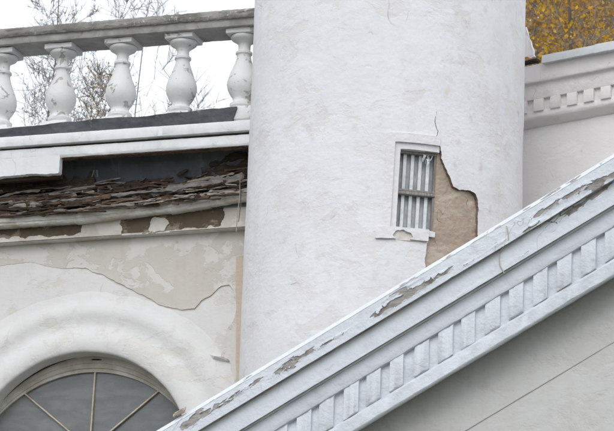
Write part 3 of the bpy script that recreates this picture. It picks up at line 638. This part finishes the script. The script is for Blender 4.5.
for q in range(150):                                  # fine splinters
    u = rnd.uniform(-20, 236); L = rnd.choice([rnd.uniform(7, 18), rnd.uniform(20, 62), rnd.uniform(20, 62)]); top = 189 - .055 * u; dv = rnd.random(); n = .22 + .12 * dv
    v = top + 27 * dv - (0 if u < 140 else (u - 140) * .10); spl(u, v, u + L, v - L * (rnd.uniform(.0, .2) if L > 16 else rnd.uniform(-.35, .55)), n, rnd.uniform(.7, 2.4), rnd.uniform(.008, .03), rnd.choice(['rot_dark', 'rot_dark', 'rot_red', 'rot_red', 'rot_grey', 'rot_pale', 'rot_dark']), 700 + q)
def scrap(u, v, n, w, h, mat, seed, name='curled_scrap'):
    n -= .05; r = random.Random(seed); s, z = LW.at(u, v, n); vs = []; fs = []; NX, NZ = 6, 4; cu = r.uniform(-1.6, 1.6); rot = r.uniform(-.7, .7)
    for j in range(NZ):
        for i in range(NX):
            x = (i / (NX - 1) - .5) * w * (1 + .3 * r.uniform(-1, 1)); y = (j / (NZ - 1) - .5) * h * (1 + .35 * r.uniform(-1, 1))
            vs.append((s + x * math.cos(rot) - y * math.sin(rot), -(n + cu * (x * x) / w * 1.4 + .35 * y + .004 * r.uniform(-1, 1)), z + x * math.sin(rot) + y * math.cos(rot)))
    for j in range(NZ - 1):
        for i in range(NX - 1): a = j * NX + i; fs.append((a, a + 1, a + NX + 1, a + NX))
    me = pydata(name, vs, fs); bm = bmesh.new(); bm.from_mesh(me); bmesh.ops.solidify(bm, geom=bm.faces[:], thickness=.004); bm.to_mesh(me); bm.free()
    return link(name, me, M[mat], wing, 50)
for q, (u, v, n, w, h, mt) in enumerate([(84, 190, .27, .10, .06, 'rot_pale'), (100, 191, .25, .16, .07, 'rot_grey'), (110, 188, .26, .10, .05, 'rot_grey'), (72, 195, .28, .12, .06, 'rot_pale'), (118, 197, .29, .13, .07, 'rot_red'), (90, 205, .30, .10, .05, 'rot_grey'),
         (128, 186, .24, .12, .05, 'rot_dark'), (205, 170, .22, .16, .10, 'felt'), (214, 176, .24, .14, .10, 'felt'), (205, 178, .24, .10, .07, 'rot_grey'), (226, 166, .2, .14, .07, 'rot_dark'), (20, 190, .2, .14, .06, 'rot_dark'),
         (48, 197, .27, .12, .05, 'rot_grey'), (160, 190, .27, .14, .04, 'rot_grey'), (30, 206, .30, .09, .04, 'rot_pale'), (60, 207, .31, .07, .03, 'rot_pale'), (148, 201, .3, .09, .03, 'rot_pale')]): scrap(u, v, max(n, .22), w * .5, h * .5, mt, 40 + q)
for q in range(36):                                   # crumbs of mortar and wood along the ledge
    u = rnd.uniform(-10, 240); v = 219 - .072 * u - (0 if u < 160 else (u - 160) * .07) + rnd.uniform(-13, -6)
    s, z = LW.at(u, v, .215); r_ = rnd.uniform(.008, .024); bm = bmesh.new(); bmesh.ops.create_icosphere(bm, subdivisions=1, radius=r_)
    for w_ in bm.verts: w_.co *= rnd.uniform(.6, 1.3); w_.co.x *= 1.6
    bmesh.ops.translate(bm, verts=bm.verts, vec=(s, -.215 + rnd.uniform(-.02, .03), z)); me = bpy.data.meshes.new('crumb'); bm.to_mesh(me); bm.free()
    link('crumb', me, M[rnd.choice(['rot_pale', 'rot_red', 'rot_dark', 'frieze', 'rot_red'])], wing)
for u, x2 in ((92, 94), (97.5, 97)):                  # two nails standing out of the rotten boards
    a = LW.at(u, 177, .2); b = LW.at(x2, 170, .22); tube('nail', M['rot_pale'], wing, [(a[0], -.2, a[1]), (b[0], -.22, b[1])], .005)
for q, pts in enumerate(([(240, 178), (239.5, 196), (238, 214), (236.5, 232)], [(241, 190), (240.6, 206), (239, 222)])):   # loose strip hanging in the corner
    P = [LW.at(u, v, .30 - .02 * q) for u, v in pts]; vs = []; fs = []
    for i, (s, z) in enumerate(P):
        for sg in (-1, 1): vs.append((s + sg * .006, -.30 + .02 * q - .008 * sg + .01 * math.sin(i * 2), z))
    for i in range(len(P) - 1): fs.append((2 * i, 2 * i + 1, 2 * i + 3, 2 * i + 2))
    me = pydata('hanging_strip', vs, fs); bm = bmesh.new(); bm.from_mesh(me); bmesh.ops.solidify(bm, geom=bm.faces[:], thickness=.003); bm.to_mesh(me); bm.free()
    link('hanging_strip', me, M['rot_grey' if q else 'old_wood'], wing)

# ------------------------------------------------------------------ balustrade on the wing
bal = empty('balustrade', 'weathered stone balustrade with vase balusters on the left wing roof', 'balustrade', LW.M)
zr = 12.83
sweep('handrail', M['concrete'], bal, [(.03, zr - .085), (.462, zr - .09), (.475, zr - .06), (.472, zr - .012), (.46, zr), (.03, zr + .01)], -9.0, .4, .012, -.004, .0055, 21, .006, 6)
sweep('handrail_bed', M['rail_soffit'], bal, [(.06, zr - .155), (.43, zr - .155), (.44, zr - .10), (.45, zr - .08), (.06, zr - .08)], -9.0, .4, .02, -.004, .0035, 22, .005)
zb0 = 11.705; BZ = 11.83
sweep('base_plinth', M['cornice'], bal, [(.05, zb0), (.44, zb0), (.44, BZ - .003), (.05, BZ - .003)], -9.0, .4, .05, -.004, .002, 23, .006)
zB = 12.675; H = zB - BZ                       # baluster height
BP = [(.10, .0), (.10, .08), (.112, .095), (.112, .125), (.092, .14), (.082, .165), (.088, .19), (.112, .225), (.136, .28), (.145, .33), (.140, .385), (.122, .445), (.100, .505), (.082, .56), (.068, .61), (.062, .645), (.066, .655), (.076, .665), (.076, .685), (.062, .695), (.054, .71), (.054, .765), (.062, .78), (.090, .80), (.118, .818), (.128, .835), (.128, .852)]
sc_ = (H - .055) / .852
bx = [LW.at(u, 70, .24)[0] for u in (62.7, 122.7, 182.5)]; dbx = (bx[2] - bx[0]) / 2
for i in range(-6, 5):
    s = bx[0] + dbx * i
    if s > .25: continue
    bme = lathe_mesh('baluster', [(r * (1 + .0) + .004, z * sc_ + BZ) for r, z in BP], 36, .004, 200 + i)
    bme.transform(Matrix.Translation((s, -.245, 0)))
    b = link('baluster', bme, M['baluster'], bal, 40)
    box('abacus', M['baluster'], b, s - .14, s + .14, .105, .385, zB - .05, zB + .004, .010, .006, 30 + i)
    box('plinth_block', M['baluster'], b, s - .13, s + .13, .115, .375, BZ - .001, BZ + .06, .008, .003, 50 + i)
# the tarred felt upstand in front of the baluster feet
fe = LW.at(236, 106, .5)[0]
def felt_n(u, v, d): return .47 + .02 * fbm(u * 3, v * 6, 111, 3) + .006 * fbm(u * 14, v * 14, 112, 3)
fz0 = LW.at(100, 131, .5)[1] - .01
coat('roofing_felt', M['felt'], bal, flat, -9.0, fe, fz0 - .03, 11.98, .018, .012,
     lambda u, v: np.minimum(np.minimum(11.835 + .02 * np.clip((u + .8) * 1.0, -1, 1) + .026 * fbm(u * 2.4, .3 + 0 * u, 113, 5) - v, v - fz0 - .010 * fbm(u * 3, 5.5, 114, 3)), (fe - u) - (v - fz0) * .35 * -1 - .05), felt_n, .10)
box('pedestal_block', M['baluster'], bal, fe - .17, .4, .12, .46, BZ - .1, BZ + .03, .01, .004, 77)

# ------------------------------------------------------------------ right wing
RW = Wall(524, 100, 31.2, 36)
rw = empty('right_wing', 'pinkish cream wing with dentil cornice and metal roof edge right of the tower', 'building', RW.M)
RS0, RS1 = -.9, 7.5
zc = 12.0
coat('wall', M['right_wall'], rw, flat, RS0, 2.4, 9.6, 12.45, .02, .02, None, lambda u, v, d: .005 * fbm(u * 2, v * 2, 121, 3) + .002 * fbm(u * 9, v * 9, 122, 3), 0)
box('lower_wall', M['right_wall'], rw, RS0, RS1, -.3, -.001, 0, 9.62, .002); box('wall_return', M['right_wall'], rw, 2.4, RS1, -.3, .0, 9.62, 12.45, .002)
box('end_wall', M['right_wall'], rw, RS1 - .3, RS1, -6, -.301, 0, 12.4, .002)
zt = RW.at(575, 48.3, .25)[1]
zfb = RW.at(570, 75.3, .165)[1]; zdt, zdb, zbd = RW.at(566, 93.5, .122)[1], RW.at(566, 104.5, .122)[1], RW.at(570, 112, .10)[1]
sweep('bed_moulding', M['right'], rw, [(-.02, zbd - .06), (.02, zbd - .055), (.07, zbd - .02), (.095, zbd), (.105, zbd + .02), (.105, zdb), (-.02, zdb)], RS0, RS1, .03, 0, .004, 31, .008)
sweep('dentil_ground', M['right'], rw, [(-.02, zdb + .001), (.090, zdb + .001), (.090, zdt), (-.02, zdt)], RS0, RS1, .05, 0, .001, 32, .002)
sweep('upper_frieze', M['right'], rw, [(-.02, zdt + .001), (.122, zdt + .001), (.122, zfb - .02), (.14, zfb + .012), (-.02, zfb + .012)], RS0, RS1, .03, 0, .002, 33, .004)
d0s = [RW.at(u, v, .12)[0] for u, v in ((533, 101), (600, 89))]; per = (d0s[1] - d0s[0]) / 4.0
dw = per * .58
nd = RW.at(533.7, 104, .12)[0]
for i in range(-4, 44):
    s = nd + per * i
    if s > 6.9: break
    box('dentil', M['right'], rw, s, s + dw, .085, .124, zdb - .012 + .003 * math.sin(i * 3.1), zdt + .001, .004, .002, 300 + i)
sweep('corona', M['right'], rw, [(-.02, zfb), (.165, zfb - .004), (.172, zfb + .02), (.182, zt - .08), (.19, zt - .06), (-.02, zt - .04)], RS0, RS1, .03, 0, .004, 34, .008)
fs0 = RW.at(537, 60, .33)[0]
sweep('roof_flashing', M['metal'], rw, [(.18, zt - .079), (.245, zt - .086), (.248, zt - .082), (.242, zt - .002), (.10, zt + .006), (.10, zt)], fs0, 1.9, .05, 0, .003, 35, .002)
sweep('roof_flashing', M['metal'], rw, [(.18, zt - .082), (.250, zt - .090), (.253, zt - .084), (.247, zt + .002), (.10, zt + .010), (.10, zt + .004)], RW.at(590, 50, .33)[0], RS1, .05, 0, .003, 36, .002)
box('roof_slab', M['roof'], rw, RS0, RS1, -6, .10, 12.47, zt - .035, .01)
# broken sheet-metal end and dark split next to the tower
P = [RW.at(*p, .2) for p in [(524, 29), (526.6, 27), (528.6, 33), (529.4, 38), (531.6, 42), (532.8, 47), (535, 51), (534.4, 54.5), (535.6, 57), (531, 58.5), (528.5, 57), (524, 58)]]
vs = [(a, -.205 - .022 * (i % 3) * .5, b) for i, (a, b) in enumerate(P)] + [(a, -.195, b) for a, b in P]; n_ = len(P)
link('bent_flashing_end', pydata('bent_flashing_end', vs, [tuple(range(n_))] + [(i, (i + 1) % n_, n_ + (i + 1) % n_, n_ + i) for i in range(n_)] + [tuple(range(2 * n_ - 1, n_ - 1, -1))]), M['right'], rw)
a0, a1 = RW.at(527, 59, .19), RW.at(534, 62, .19)
box('dark_split', M['gap_dark'], rw, a0[0] - .1, a1[0] + .03, .12, .192, a0[1] - .035, a0[1] - .012, .003, .003, 9)

# ------------------------------------------------------------------ foreground gable (pediment)
PD = Wall(400, 340, 22.0, 19.5); K = .552
ped = empty('pediment', 'white gable pediment with dentils and flaking painted raking cornice in the foreground', 'pediment', PD.M)
def W(y, n, x=400): s, z = PD.at(x, y, n); return z - K * s
PS0, PS1 = -2.6, 2.9                                   # left eave .. apex
n1, n2, n3, n4, nd_, n5 = .335, .295, .238, .205, .227, .230
w_top = W(279, n1); w_ch = W(287, n1); w1b = W(308, n1); w2b = W(333, n2); w3b = W(355, n3); wdb = W(385.5, nd_); w5b = W(404, n5)
kmap = lambda u, v, n: (u, -n, v + K * u)
def rake(name, mat, prof, rough, seed, ch=.006, ds=.02): return sweep(name, M[mat], ped, prof, PS0, PS1, ds, K, rough, seed, ch)
rake('crown_board', 'old_wood', [(.10, w1b + .004), (n1 - .006, w1b), (n1 - .004, w_ch), (n1 - .07, w_top + .0), (.10, w_top)], .0025, 41, .006)
rake('corona_board', 'old_wood', [(.10, w2b + .006), (n2 - .006, w2b), (n2 - .005, w1b + .02), (.10, w1b + .02)], .002, 42)
rake('shadow_batten', 'paint', [(.05, w2b - .012), (n3 + .03, w2b - .007), (n3 + .032, w2b + .012), (.05, w2b + .012)], .003, 43, .003)
rake('bed_moulding', 'paint_fresh', [(.0, w3b), (n3, w3b - .0), (n3 + .004, w3b + .035), (n3 + .012, w2b - .008), (.0, w2b - .006)], .003, 44)
rake('dentil_ground', 'paint', [(.0, wdb - .01), (n4, wdb - .01), (n4, w3b + .01), (.0, w3b + .01)], .002, 45)
rake('lower_fillet', 'paint_fresh', [(.0, w5b + .085), (n5 - .014, w5b), (n5, w5b + .014), (n5 - .004, wdb - .03), (n4 + .02, wdb - .012), (.0, wdb - .012)], .0035, 46, .004)
# dentils: upright blocks with sloping head and foot
dpos = [PD.at(u, v, nd_)[0] for u, v in ((297, 405), (557.5, 245))]; dper = (dpos[1] - dpos[0]) / 11.0; dwid = dper * .60
for i in range(-12, 26):
    s = dpos[0] + dper * i
    if s + dwid > PS1 or s < PS0: continue
    rr = random.Random(i); s += rr.uniform(-.005, .005); dwi = dwid * rr.uniform(.93, 1.06)
    sweep('dentil', M['paint'], ped, [(n4 - .01, wdb + rr.uniform(-.006, .006)), (nd_, wdb - .004 + rr.uniform(-.006, .006)), (nd_ + .003, w3b + .004), (n4 - .01, w3b + .004)], s, s + dwi, .012, K, .007, 400 + i, .010, 7)
# paint coats with their peeled places
PEEL = []                                              # centre (s, w), half length, half height, strength: where the photograph shows bare board
def pc(n, u, v, ru, rv, a): s, z = PD.at(u, v, n); PEEL.append((s, z - K * s, ru, rv, a))
for r in [(194, 419, .06, .035, 1), (206, 413, .06, .022, .95), (222, 405, .08, .012, .7), (240, 392, .10, .014, .75), (252, 384, .07, .010, .7), (280, 371, .06, .022, .85), (290, 364, .06, .03, 1), (306, 354, .09, .016, .75), (326, 343, .08, .012, .7), (340, 335, .06, .012, .6),
          (384, 310, .07, .020, .85), (396, 302, .07, .024, 1), (410, 293, .08, .022, 1), (425, 284, .07, .018, .95), (440, 275, .06, .014, .85), (402, 290, .08, .010, .7), (470, 262, .06, .010, .5), (500, 243, .06, .01, .45), (531, 227, .06, .012, .85),
          (548, 208, .08, .018, .85), (562, 200, .08, .018, .8), (576, 192, .09, .020, .85), (590, 186, .07, .018, .85), (600, 183, .045, .026, 1), (560, 212, .07, .01, .6), (612, 176, .06, .02, .8), (244, 374, .03, .008, .5), (334, 313, .03, .01, .5)]: pc(n1, *r)
def peel_mask(u, v):
    m = np.zeros(np.shape(u))
    for s, w, ru, rv, a in PEEL: m = np.maximum(m, a * np.exp(-((u - s) / (ru * 1.5)) ** 2 - ((v - w) / (rv * 1.5)) ** 2))
    return m
def flakes(u, v, seed, cu, cv, warp=.5):               # crackled paint: cells of film, some gone, some lifted
    x = u / cu + warp * fbm(u * 9, v * 20, seed, 3); y = v / cv + warp * fbm(u * 9 + 5, v * 20, seed + 1, 3)
    return worley(x, y, seed + 2)
def crown_sd(u, v):
    m = peel_mask(u, v) + .26 * np.clip(fbm(u * 2.2, v * 6, 531, 3) - .05, 0, 1)
    f1, f2, cid, dx, dy = flakes(u, v, 541, .062, .026)
    gap = (f2 - f1) * .02 - .0045 * np.clip(m * 1.3 - .12, 0, 1)
    gone = (cid * .95 + .05 < np.clip(m * 1.1 - .25, 0, 1))
    d = np.where(gone, -np.maximum((f2 - f1) * .02, 1e-4), np.maximum(gap, -.002))
    big = .055 - m * .075 + .028 * fbm(u * 16, v * 36, 501, 4)
    return np.minimum(d + .0008, big)
def crown_lift(u, v, d):
    m = np.clip(peel_mask(u, v) * 1.2 - .15, 0, 1); f1, f2, cid, dx, dy = flakes(u, v, 541, .062, .026)
    return .003 + .0012 * fbm(u * 20, v * 20, 502, 2) + m * (.010 * cid + .016 * (cid - .35) * dy + .012 * (vn(cid * 90, cid * 50, 3) - .5) * dx)
CU0, CU1 = -2.3, 2.89
coat('crown_paint', M['paint'], ped, kmap, CU0, CU1, w1b - .004, w_ch - .004, .0046, .0036,
     lambda u, v: np.minimum(crown_sd(u, v), (v - w1b - .002) * 1.0 + .010 * fbm(u * 11, 2.2 + 0 * u, 77, 4) + .0075), lambda u, v, d: n1 - .004 + crown_lift(u, v, d), n1 - .006)
def chmap(u, v, n):                                    # v runs 0..1 up the sloping top of the crown board
    a = np.array([n1 - .004, w_ch - .003]); b = np.array([n1 - .07, w_top]); e = b - a; L = np.hypot(*e); nn = np.array([e[1], -e[0]]) / L
    return u, -(a[0] + e[0] * v + nn[0] * n), a[1] + e[1] * v + nn[1] * n + K * u
CHP = [(PD.at(410, 274, n1)[0], .3, .07, 1), (PD.at(545, 188, n1)[0], .5, .08, 1), (PD.at(555, 181, n1)[0], .6, .06, 1), (PD.at(520, 205, n1)[0], .4, .05, .8), (PD.at(575, 170, n1)[0], .6, .06, .9), (PD.at(600, 156, n1)[0], .5, .05, .8), (PD.at(245, 372, n1)[0], .4, .04, .9), (PD.at(475, 235, n1)[0], .4, .05, .6), (PD.at(448, 253, n1)[0], .4, .05, .7)]
def ch_sd(u, v):
    m = sum(a * np.exp(-((u - s) / ru) ** 2 - ((v - q) / .35) ** 2) for s, q, ru, a in CHP) + .25 * np.clip(fbm(u * 3, v * 1.5, 514, 3), 0, 1)
    f1, f2, cid, dx, dy = worley(u / .05 + .4 * fbm(u * 20, v * 3, 8, 2), v * 2.6 + .4 * fbm(u * 20 + 3, v * 3, 9, 2), 517)
    return np.minimum(np.where(cid < np.clip(m * .9 - .2, 0, 1), -(f2 - f1) * .02 - 1e-4, (f2 - f1) * .02 - .003 * np.clip(m - .1, 0, 1) + .0006), .06 - .03 * np.clip(v - .86, 0, 1) * 3 + .03 * fbm(u * 9, v * 2.5, 511, 4))
coat('crown_paint', M['paint'], ped, chmap, CU0, CU1, 0, 1, .005, .045, ch_sd, lambda u, v, d: .003 + .0015 * fbm(u * 20, v * 4, 512, 2), 0)
CPK = [(PD.at(590, 208, n2)[0], w1b - .01, .30, .05, .8), (PD.at(560, 222, n2)[0], w1b - .02, .2, .04, .6), (PD.at(520, 258, n2)[0], w2b + .03, .1, .03, .5), (PD.at(300, 392, n2)[0], w2b + .01, .2, .02, .5), (PD.at(462, 294, n2)[0], w2b + .01, .2, .02, .5)]
def corona_sd(u, v):
    m = sum(a * np.exp(-((u - s) / ru) ** 2 - ((v - w) / rv) ** 2) for s, w, ru, rv, a in CPK) + .18 * np.clip(fbm(u * 2, v * 6, 551, 3), 0, 1)
    f1, f2, cid, dx, dy = flakes(u, v, 561, .075, .035)
    return np.minimum(np.where(cid < np.clip(m * .5 - .2, 0, 1), -(f2 - f1) * .02 - 1e-4, (f2 - f1) * .02 - .0038 * np.clip(m - .12, 0, 1) + .0008), (v - w2b) + .012 * fbm(u * 7, 4.4 + 0 * u, 78, 4) + .009)
def corona_lift(u, v, d):
    m = np.clip(sum(a * np.exp(-((u - s) / ru) ** 2 - ((v - w) / rv) ** 2) for s, w, ru, rv, a in CPK) - .1, 0, 1); f1, f2, cid, dx, dy = flakes(u, v, 561, .075, .035)
    return .003 + .0012 * fbm(u * 18, v * 18, 522, 2) + m * (.010 * cid + .014 * (cid - .3) * dy)
coat('corona_paint', M['paint_fresh'], ped, kmap, CU0, CU1, w2b - .003, w1b + .012, .0055, .0045, corona_sd, lambda u, v, d: n2 - .005 + corona_lift(u, v, d), n2 - .007)
# small tan lump of mortar at the lower end, gable wall, roof behind, far slope, walls to the ground
la, lz = PD.at(179, 411, n1 - .02); me = bpy.data.meshes.new('mortar_lump'); bm = bmesh.new(); bmesh.ops.create_cube(bm, size=1)
bmesh.ops.bevel(bm, geom=bm.edges[:], offset=.2, segments=2, affect='EDGES')
for q in bm.verts: q.co = Vector((q.co.x * .085, q.co.y * .05, q.co.z * .022 + q.co.x * .085 * K)) + Vector((la, -(n1 - .035), lz - .004)) + Vector((rnd.uniform(-1, 1), rnd.uniform(-1, 1), rnd.uniform(-1, 1))) * .006
bm.to_mesh(me); bm.free(); link('mortar_lump', me, M['tan'], ped, 50)
l0 = PD.at(465, 431, .02); l1 = PD.at(614, 340, .02); KL = (l1[1] - l0[1]) / (l1[0] - l0[0]); wl = (l0[1] - K * l0[0] + l1[1] - K * l1[0]) / 2
coat('gable_band', M['tymp'], ped, kmap, PS0, PS1, wl, wdb, .03, .03, None, lambda u, v, d: .006 + .003 * fbm(u * 3, v * 3, 131, 3) + .002 * fbm(u * 12, v * 12, 132, 2), 0)
sweep('gable_step', M['tymp'], ped, [(-.05, wl - .004), (.004, wl - .003), (.008, wl + .006), (-.05, wl + .008)], PS0, PS1, .05, K, .001, 47, .002)
gz = PS0 * K + w5b
vs = [(PS0, .3, 0), (PS1 * 2 - PS0, .3, 0)]
coat('gable_wall', M['tymp'], ped, flat, PS0, PS1, 5.6, 8.9, .03, .03, lambda u, v: wl + .05 + K * u - v, lambda u, v, d: .003 * fbm(u * 3, v * 3, 133, 3) + .0015 * fbm(u * 12, v * 12, 134, 2), -.1)
PE = 2 * PS1 - PS0
box('portico_wall', M['tymp'], ped, PS0, PE, -.3, -.012, 0, 5.6, .004)
vs = [(PS1, 0.0, 5.6), (PE, 0.0, 5.6), (PE, 0.0, wdb + K * PS0), (PS1, 0.0, wdb + K * PS1)]
link('far_gable_wall', pydata('far_gable_wall', vs + [(a, .3, c) for a, b, c in vs], [(0, 1, 2, 3), (7, 6, 5, 4), (1, 5, 6, 2)]), M['tymp'], ped)
o = sweep('far_crown_board', M['paint'], ped, [(.0, w5b), (.3, w5b), (.3, w3b), (n1, w1b), (n1, w_top), (.0, w_top)], -(PE - PS1), 0, .1, K, .002, 48, .006)
o.data.transform(Matrix.Translation((PS1, 0, K * PS1))); o.data.transform(Matrix(((-1, 0, 0, 2 * PS1), (0, 1, 0, 0), (0, 0, 1, 0), (0, 0, 0, 1)))); o.data.flip_normals()
vs = []
for (s, z) in ((PS0, w_top + K * PS0 - .03), (PS1, w_top + K * PS1 - .03), (PE, w_top + K * PS0 - .03)):
    vs += [(s, -(n1 - .12), z), (s, 4.6, z), (s, -(n1 - .12), z - .05), (s, 4.6, z - .05)]
link('roof', pydata('roof', vs, [(0, 4, 5, 1), (4, 8, 9, 5), (2, 3, 7, 6), (6, 7, 11, 10), (0, 1, 3, 2), (8, 10, 11, 9), (1, 5, 7, 3), (5, 9, 11, 7)]), M['roof'], ped)
# a thin cord hanging down over the boards
cp = [(506.5, 226), (508, 233), (508.5, 240), (504, 246), (500, 252), (499, 259), (500, 266), (504.5, 273.5)]
ns = [n1, n1, n1 - .01, n2 + .02, n2, n2, n2, n2 - .01]
pts = []
for (u, v), n in zip(cp, ns):
    s, z = PD.at(u, v, n + .008); P = PD.O + PD.A * s + PD.N * (n + .008); pts.append((P[0], P[1], z))
tag(tube('cord', M['cord'], None, pts, [.0045, .004, .0035, .0035, .003, .003, .0035, .004]), 'thin beige cord hanging over the flaking pediment boards', 'cord')

# ------------------------------------------------------------------ trees behind
def tree(name, label, group, u, y, height, r0, seed, nprim, crown_r, leaves, leaf_size, start=.45, upw=.75, lean=0.0, sub=7, twigs=5, zmin=11.0, clump=.25, budget=None):
    """trunk, limbs, twigs and leaves of one tree; foliage below the roofs' height is left thin"""
    r = random.Random(seed); d = ray(u, 60); P = CAM + d * (y / d[1]); bx_, by_ = float(P[0]), float(P[1])
    T = empty(name, label, 'tree', Matrix.Translation((bx_, by_, 0)), group)
    v, f = [], []; tp = []
    for i in range(15):
        q = i / 14; tp.append(np.array([lean * q * q * height * .15 + (.22 * math.sin(q * 6 + seed) + .07 * math.sin(q * 23 + seed * 2)) * q, .1 * math.cos(q * 4 + seed) * q, q * height]))
    tube_into(v, f, tp, [r0 * (1 - q / 14) ** .8 + .003 for q in range(15)], 8); link('trunk', pydata('trunk', v, f), M['bark'], T, 60)
    v, f = [], []; tips = []
    def grow(p, dirv, L, rad, lvl):
        pts = [p]; dd = np.array(dirv, float)
        ns_ = 5 if lvl < 2 else 4
        for i in range(ns_):
            dd = dd + np.array([r.gauss(0, .16), r.gauss(0, .16), r.gauss(.05, .12)]); dd /= np.linalg.norm(dd); pts.append(pts[-1] + dd * L / ns_)
        tube_into(v, f, pts, [rad * (1 - .75 * i / ns_) for i in range(ns_ + 1)], 5 if lvl == 0 else 3)
        if pts[-1][2] > zmin - 1 or lvl == 0:
            if lvl >= 1: tips.extend(pts[2:])
            if lvl < 2:
                for i in range(sub if lvl == 0 else twigs):
                    k = r.uniform(.25, 1) * ns_; a = int(min(k, ns_ - 1)); b = pts[a] + (pts[a + 1] - pts[a]) * (k - a)
                    side = np.array([r.gauss(0, 1), r.gauss(0, 1), r.gauss(.3, .7)]); side /= np.linalg.norm(side); nd2 = dd * .7 + side * .75; nd2 /= np.linalg.norm(nd2)
                    grow(b, nd2, L * r.uniform(.35, .6), max(rad * .45, .004), lvl + 1)
    for i in range(nprim):
        q = start + (1 - start) * (i + r.random()) / nprim; a = 2.4 * i + r.uniform(-.5, .5); k = q * 14; j = int(min(k, 13)); b = tp[j] + (tp[j + 1] - tp[j]) * (k - j)
        L = crown_r * (1.15 - .8 * (q - start) / (1 - start)) * r.uniform(.75, 1.2); dv = np.array([math.cos(a), math.sin(a), upw * r.uniform(.7, 1.5)]); grow(b, dv / np.linalg.norm(dv), L, r0 * .36 * (1.15 - q), 0)
    crown = link('crown', fast_mesh('crown', np.array(v), f), M['twig'], T)
    tips = [p for p in tips if p[2] > zmin]
    for mt, cnt in leaves:
        cs = r.sample(tips, max(1, int(len(tips) * clump))) if clump < 1 else tips
        if not cnt: continue
        g = np.random.RandomState(seed * 7 + cnt); cs = np.array(cs); p = cs[g.randint(0, len(cs), cnt)] + g.normal(0, .09, (cnt, 3)) + [0, 0, -.03]; sz = (leaf_size * g.uniform(.6, 1.3, cnt))[:, None]
        un = lambda q: q / np.linalg.norm(q, axis=1, keepdims=True)
        a = un(g.normal(size=(cnt, 3))); b = un(np.cross(a, g.normal(size=(cnt, 3)))); c_ = np.cross(a, b) * sz * .18
        lv = np.stack([p - a * sz * .5, p + b * sz * .32 + c_, p + a * sz * .5, p - b * sz * .32 + c_], 1).reshape(-1, 3)
        k4 = np.arange(cnt) * 4; lf_ = np.concatenate([np.stack([k4, k4 + 1, k4 + 2], 1), np.stack([k4, k4 + 2, k4 + 3], 1)]).tolist()
        link('leaves', fast_mesh('leaves', lv, lf_), M[mt], crown)
    return T
G1 = 'slender bare trees behind the balustrade'
tree('bare_tree', 'slender tree whose straight thin stem stands between the two leftmost balusters', G1, 38, 40.5, 18.6, .026, 3, 40, 1.2, [('leaf_olive', 250)], .028, .5, 1.3, 0, 8, 6)
tree('bare_tree', 'shrubby tree with sparse olive leaves behind the second and third balusters', G1, 86, 39.0, 15.1, .025, 8, 60, 1.15, [('leaf_olive', 2200), ('leaf_brown', 500)], .030, .6, 1.3, 0, 11, 7, 12.0, .6)
tree('bare_tree', 'leafless twiggy tree rising behind the third and fourth balusters', G1, 130, 41.0, 18.0, .022, 14, 50, 2.0, [('leaf_brown', 400)], .026, .5, .8, .04, 8, 6)
tree('bare_tree', 'faint leafless sapling behind the balustrade next to the tower', G1, 208, 41.5, 15.0, .003, 19, 22, 1.1, [('leaf_brown', 120)], .022, .6, 1.2, -.2, 7, 5)
tree('bare_tree', 'bushy bare tree at the left edge behind the balustrade', G1, 8, 42.0, 17.0, .020, 27, 40, 1.4, [('leaf_olive', 450)], .028, .5, 1.1, .2, 8, 6)
G2 = 'autumn trees behind the right wing'
lab = ['autumn tree with bright yellow leaves nearest the metal roof edge', 'brown leaved autumn tree filling the gap beside the tower', 'tall autumn tree with yellow leaves at the right picture edge', 'dense brown tree farthest back behind the yellow leaves', 'grey brown autumn tree hidden deep behind the yellow one', 'tall hazy brown tree deep behind the right wing roof']
for i, (u, y, h, cr) in enumerate([(556, 41.0, 19.5, 2.2), (536, 45.0, 21.5, 2.8), (606, 47.0, 22.5, 2.8), (575, 53.0, 26, 3.6), (548, 60.0, 28, 4.0), (596, 66.0, 30, 4.4)]):
    tree('autumn_tree', lab[i], G2, u, y, h, .09, 60 + i, 46, cr, [('leaf_yellow', 7000 if i in (0, 2) else 6500), ('leaf_brown', 14000 if i else 4500)], .058 if i == 0 else (.075 if i < 3 else .12), .45, .6, 0, 9, 6, 13.0, .3 if i == 0 else .6)
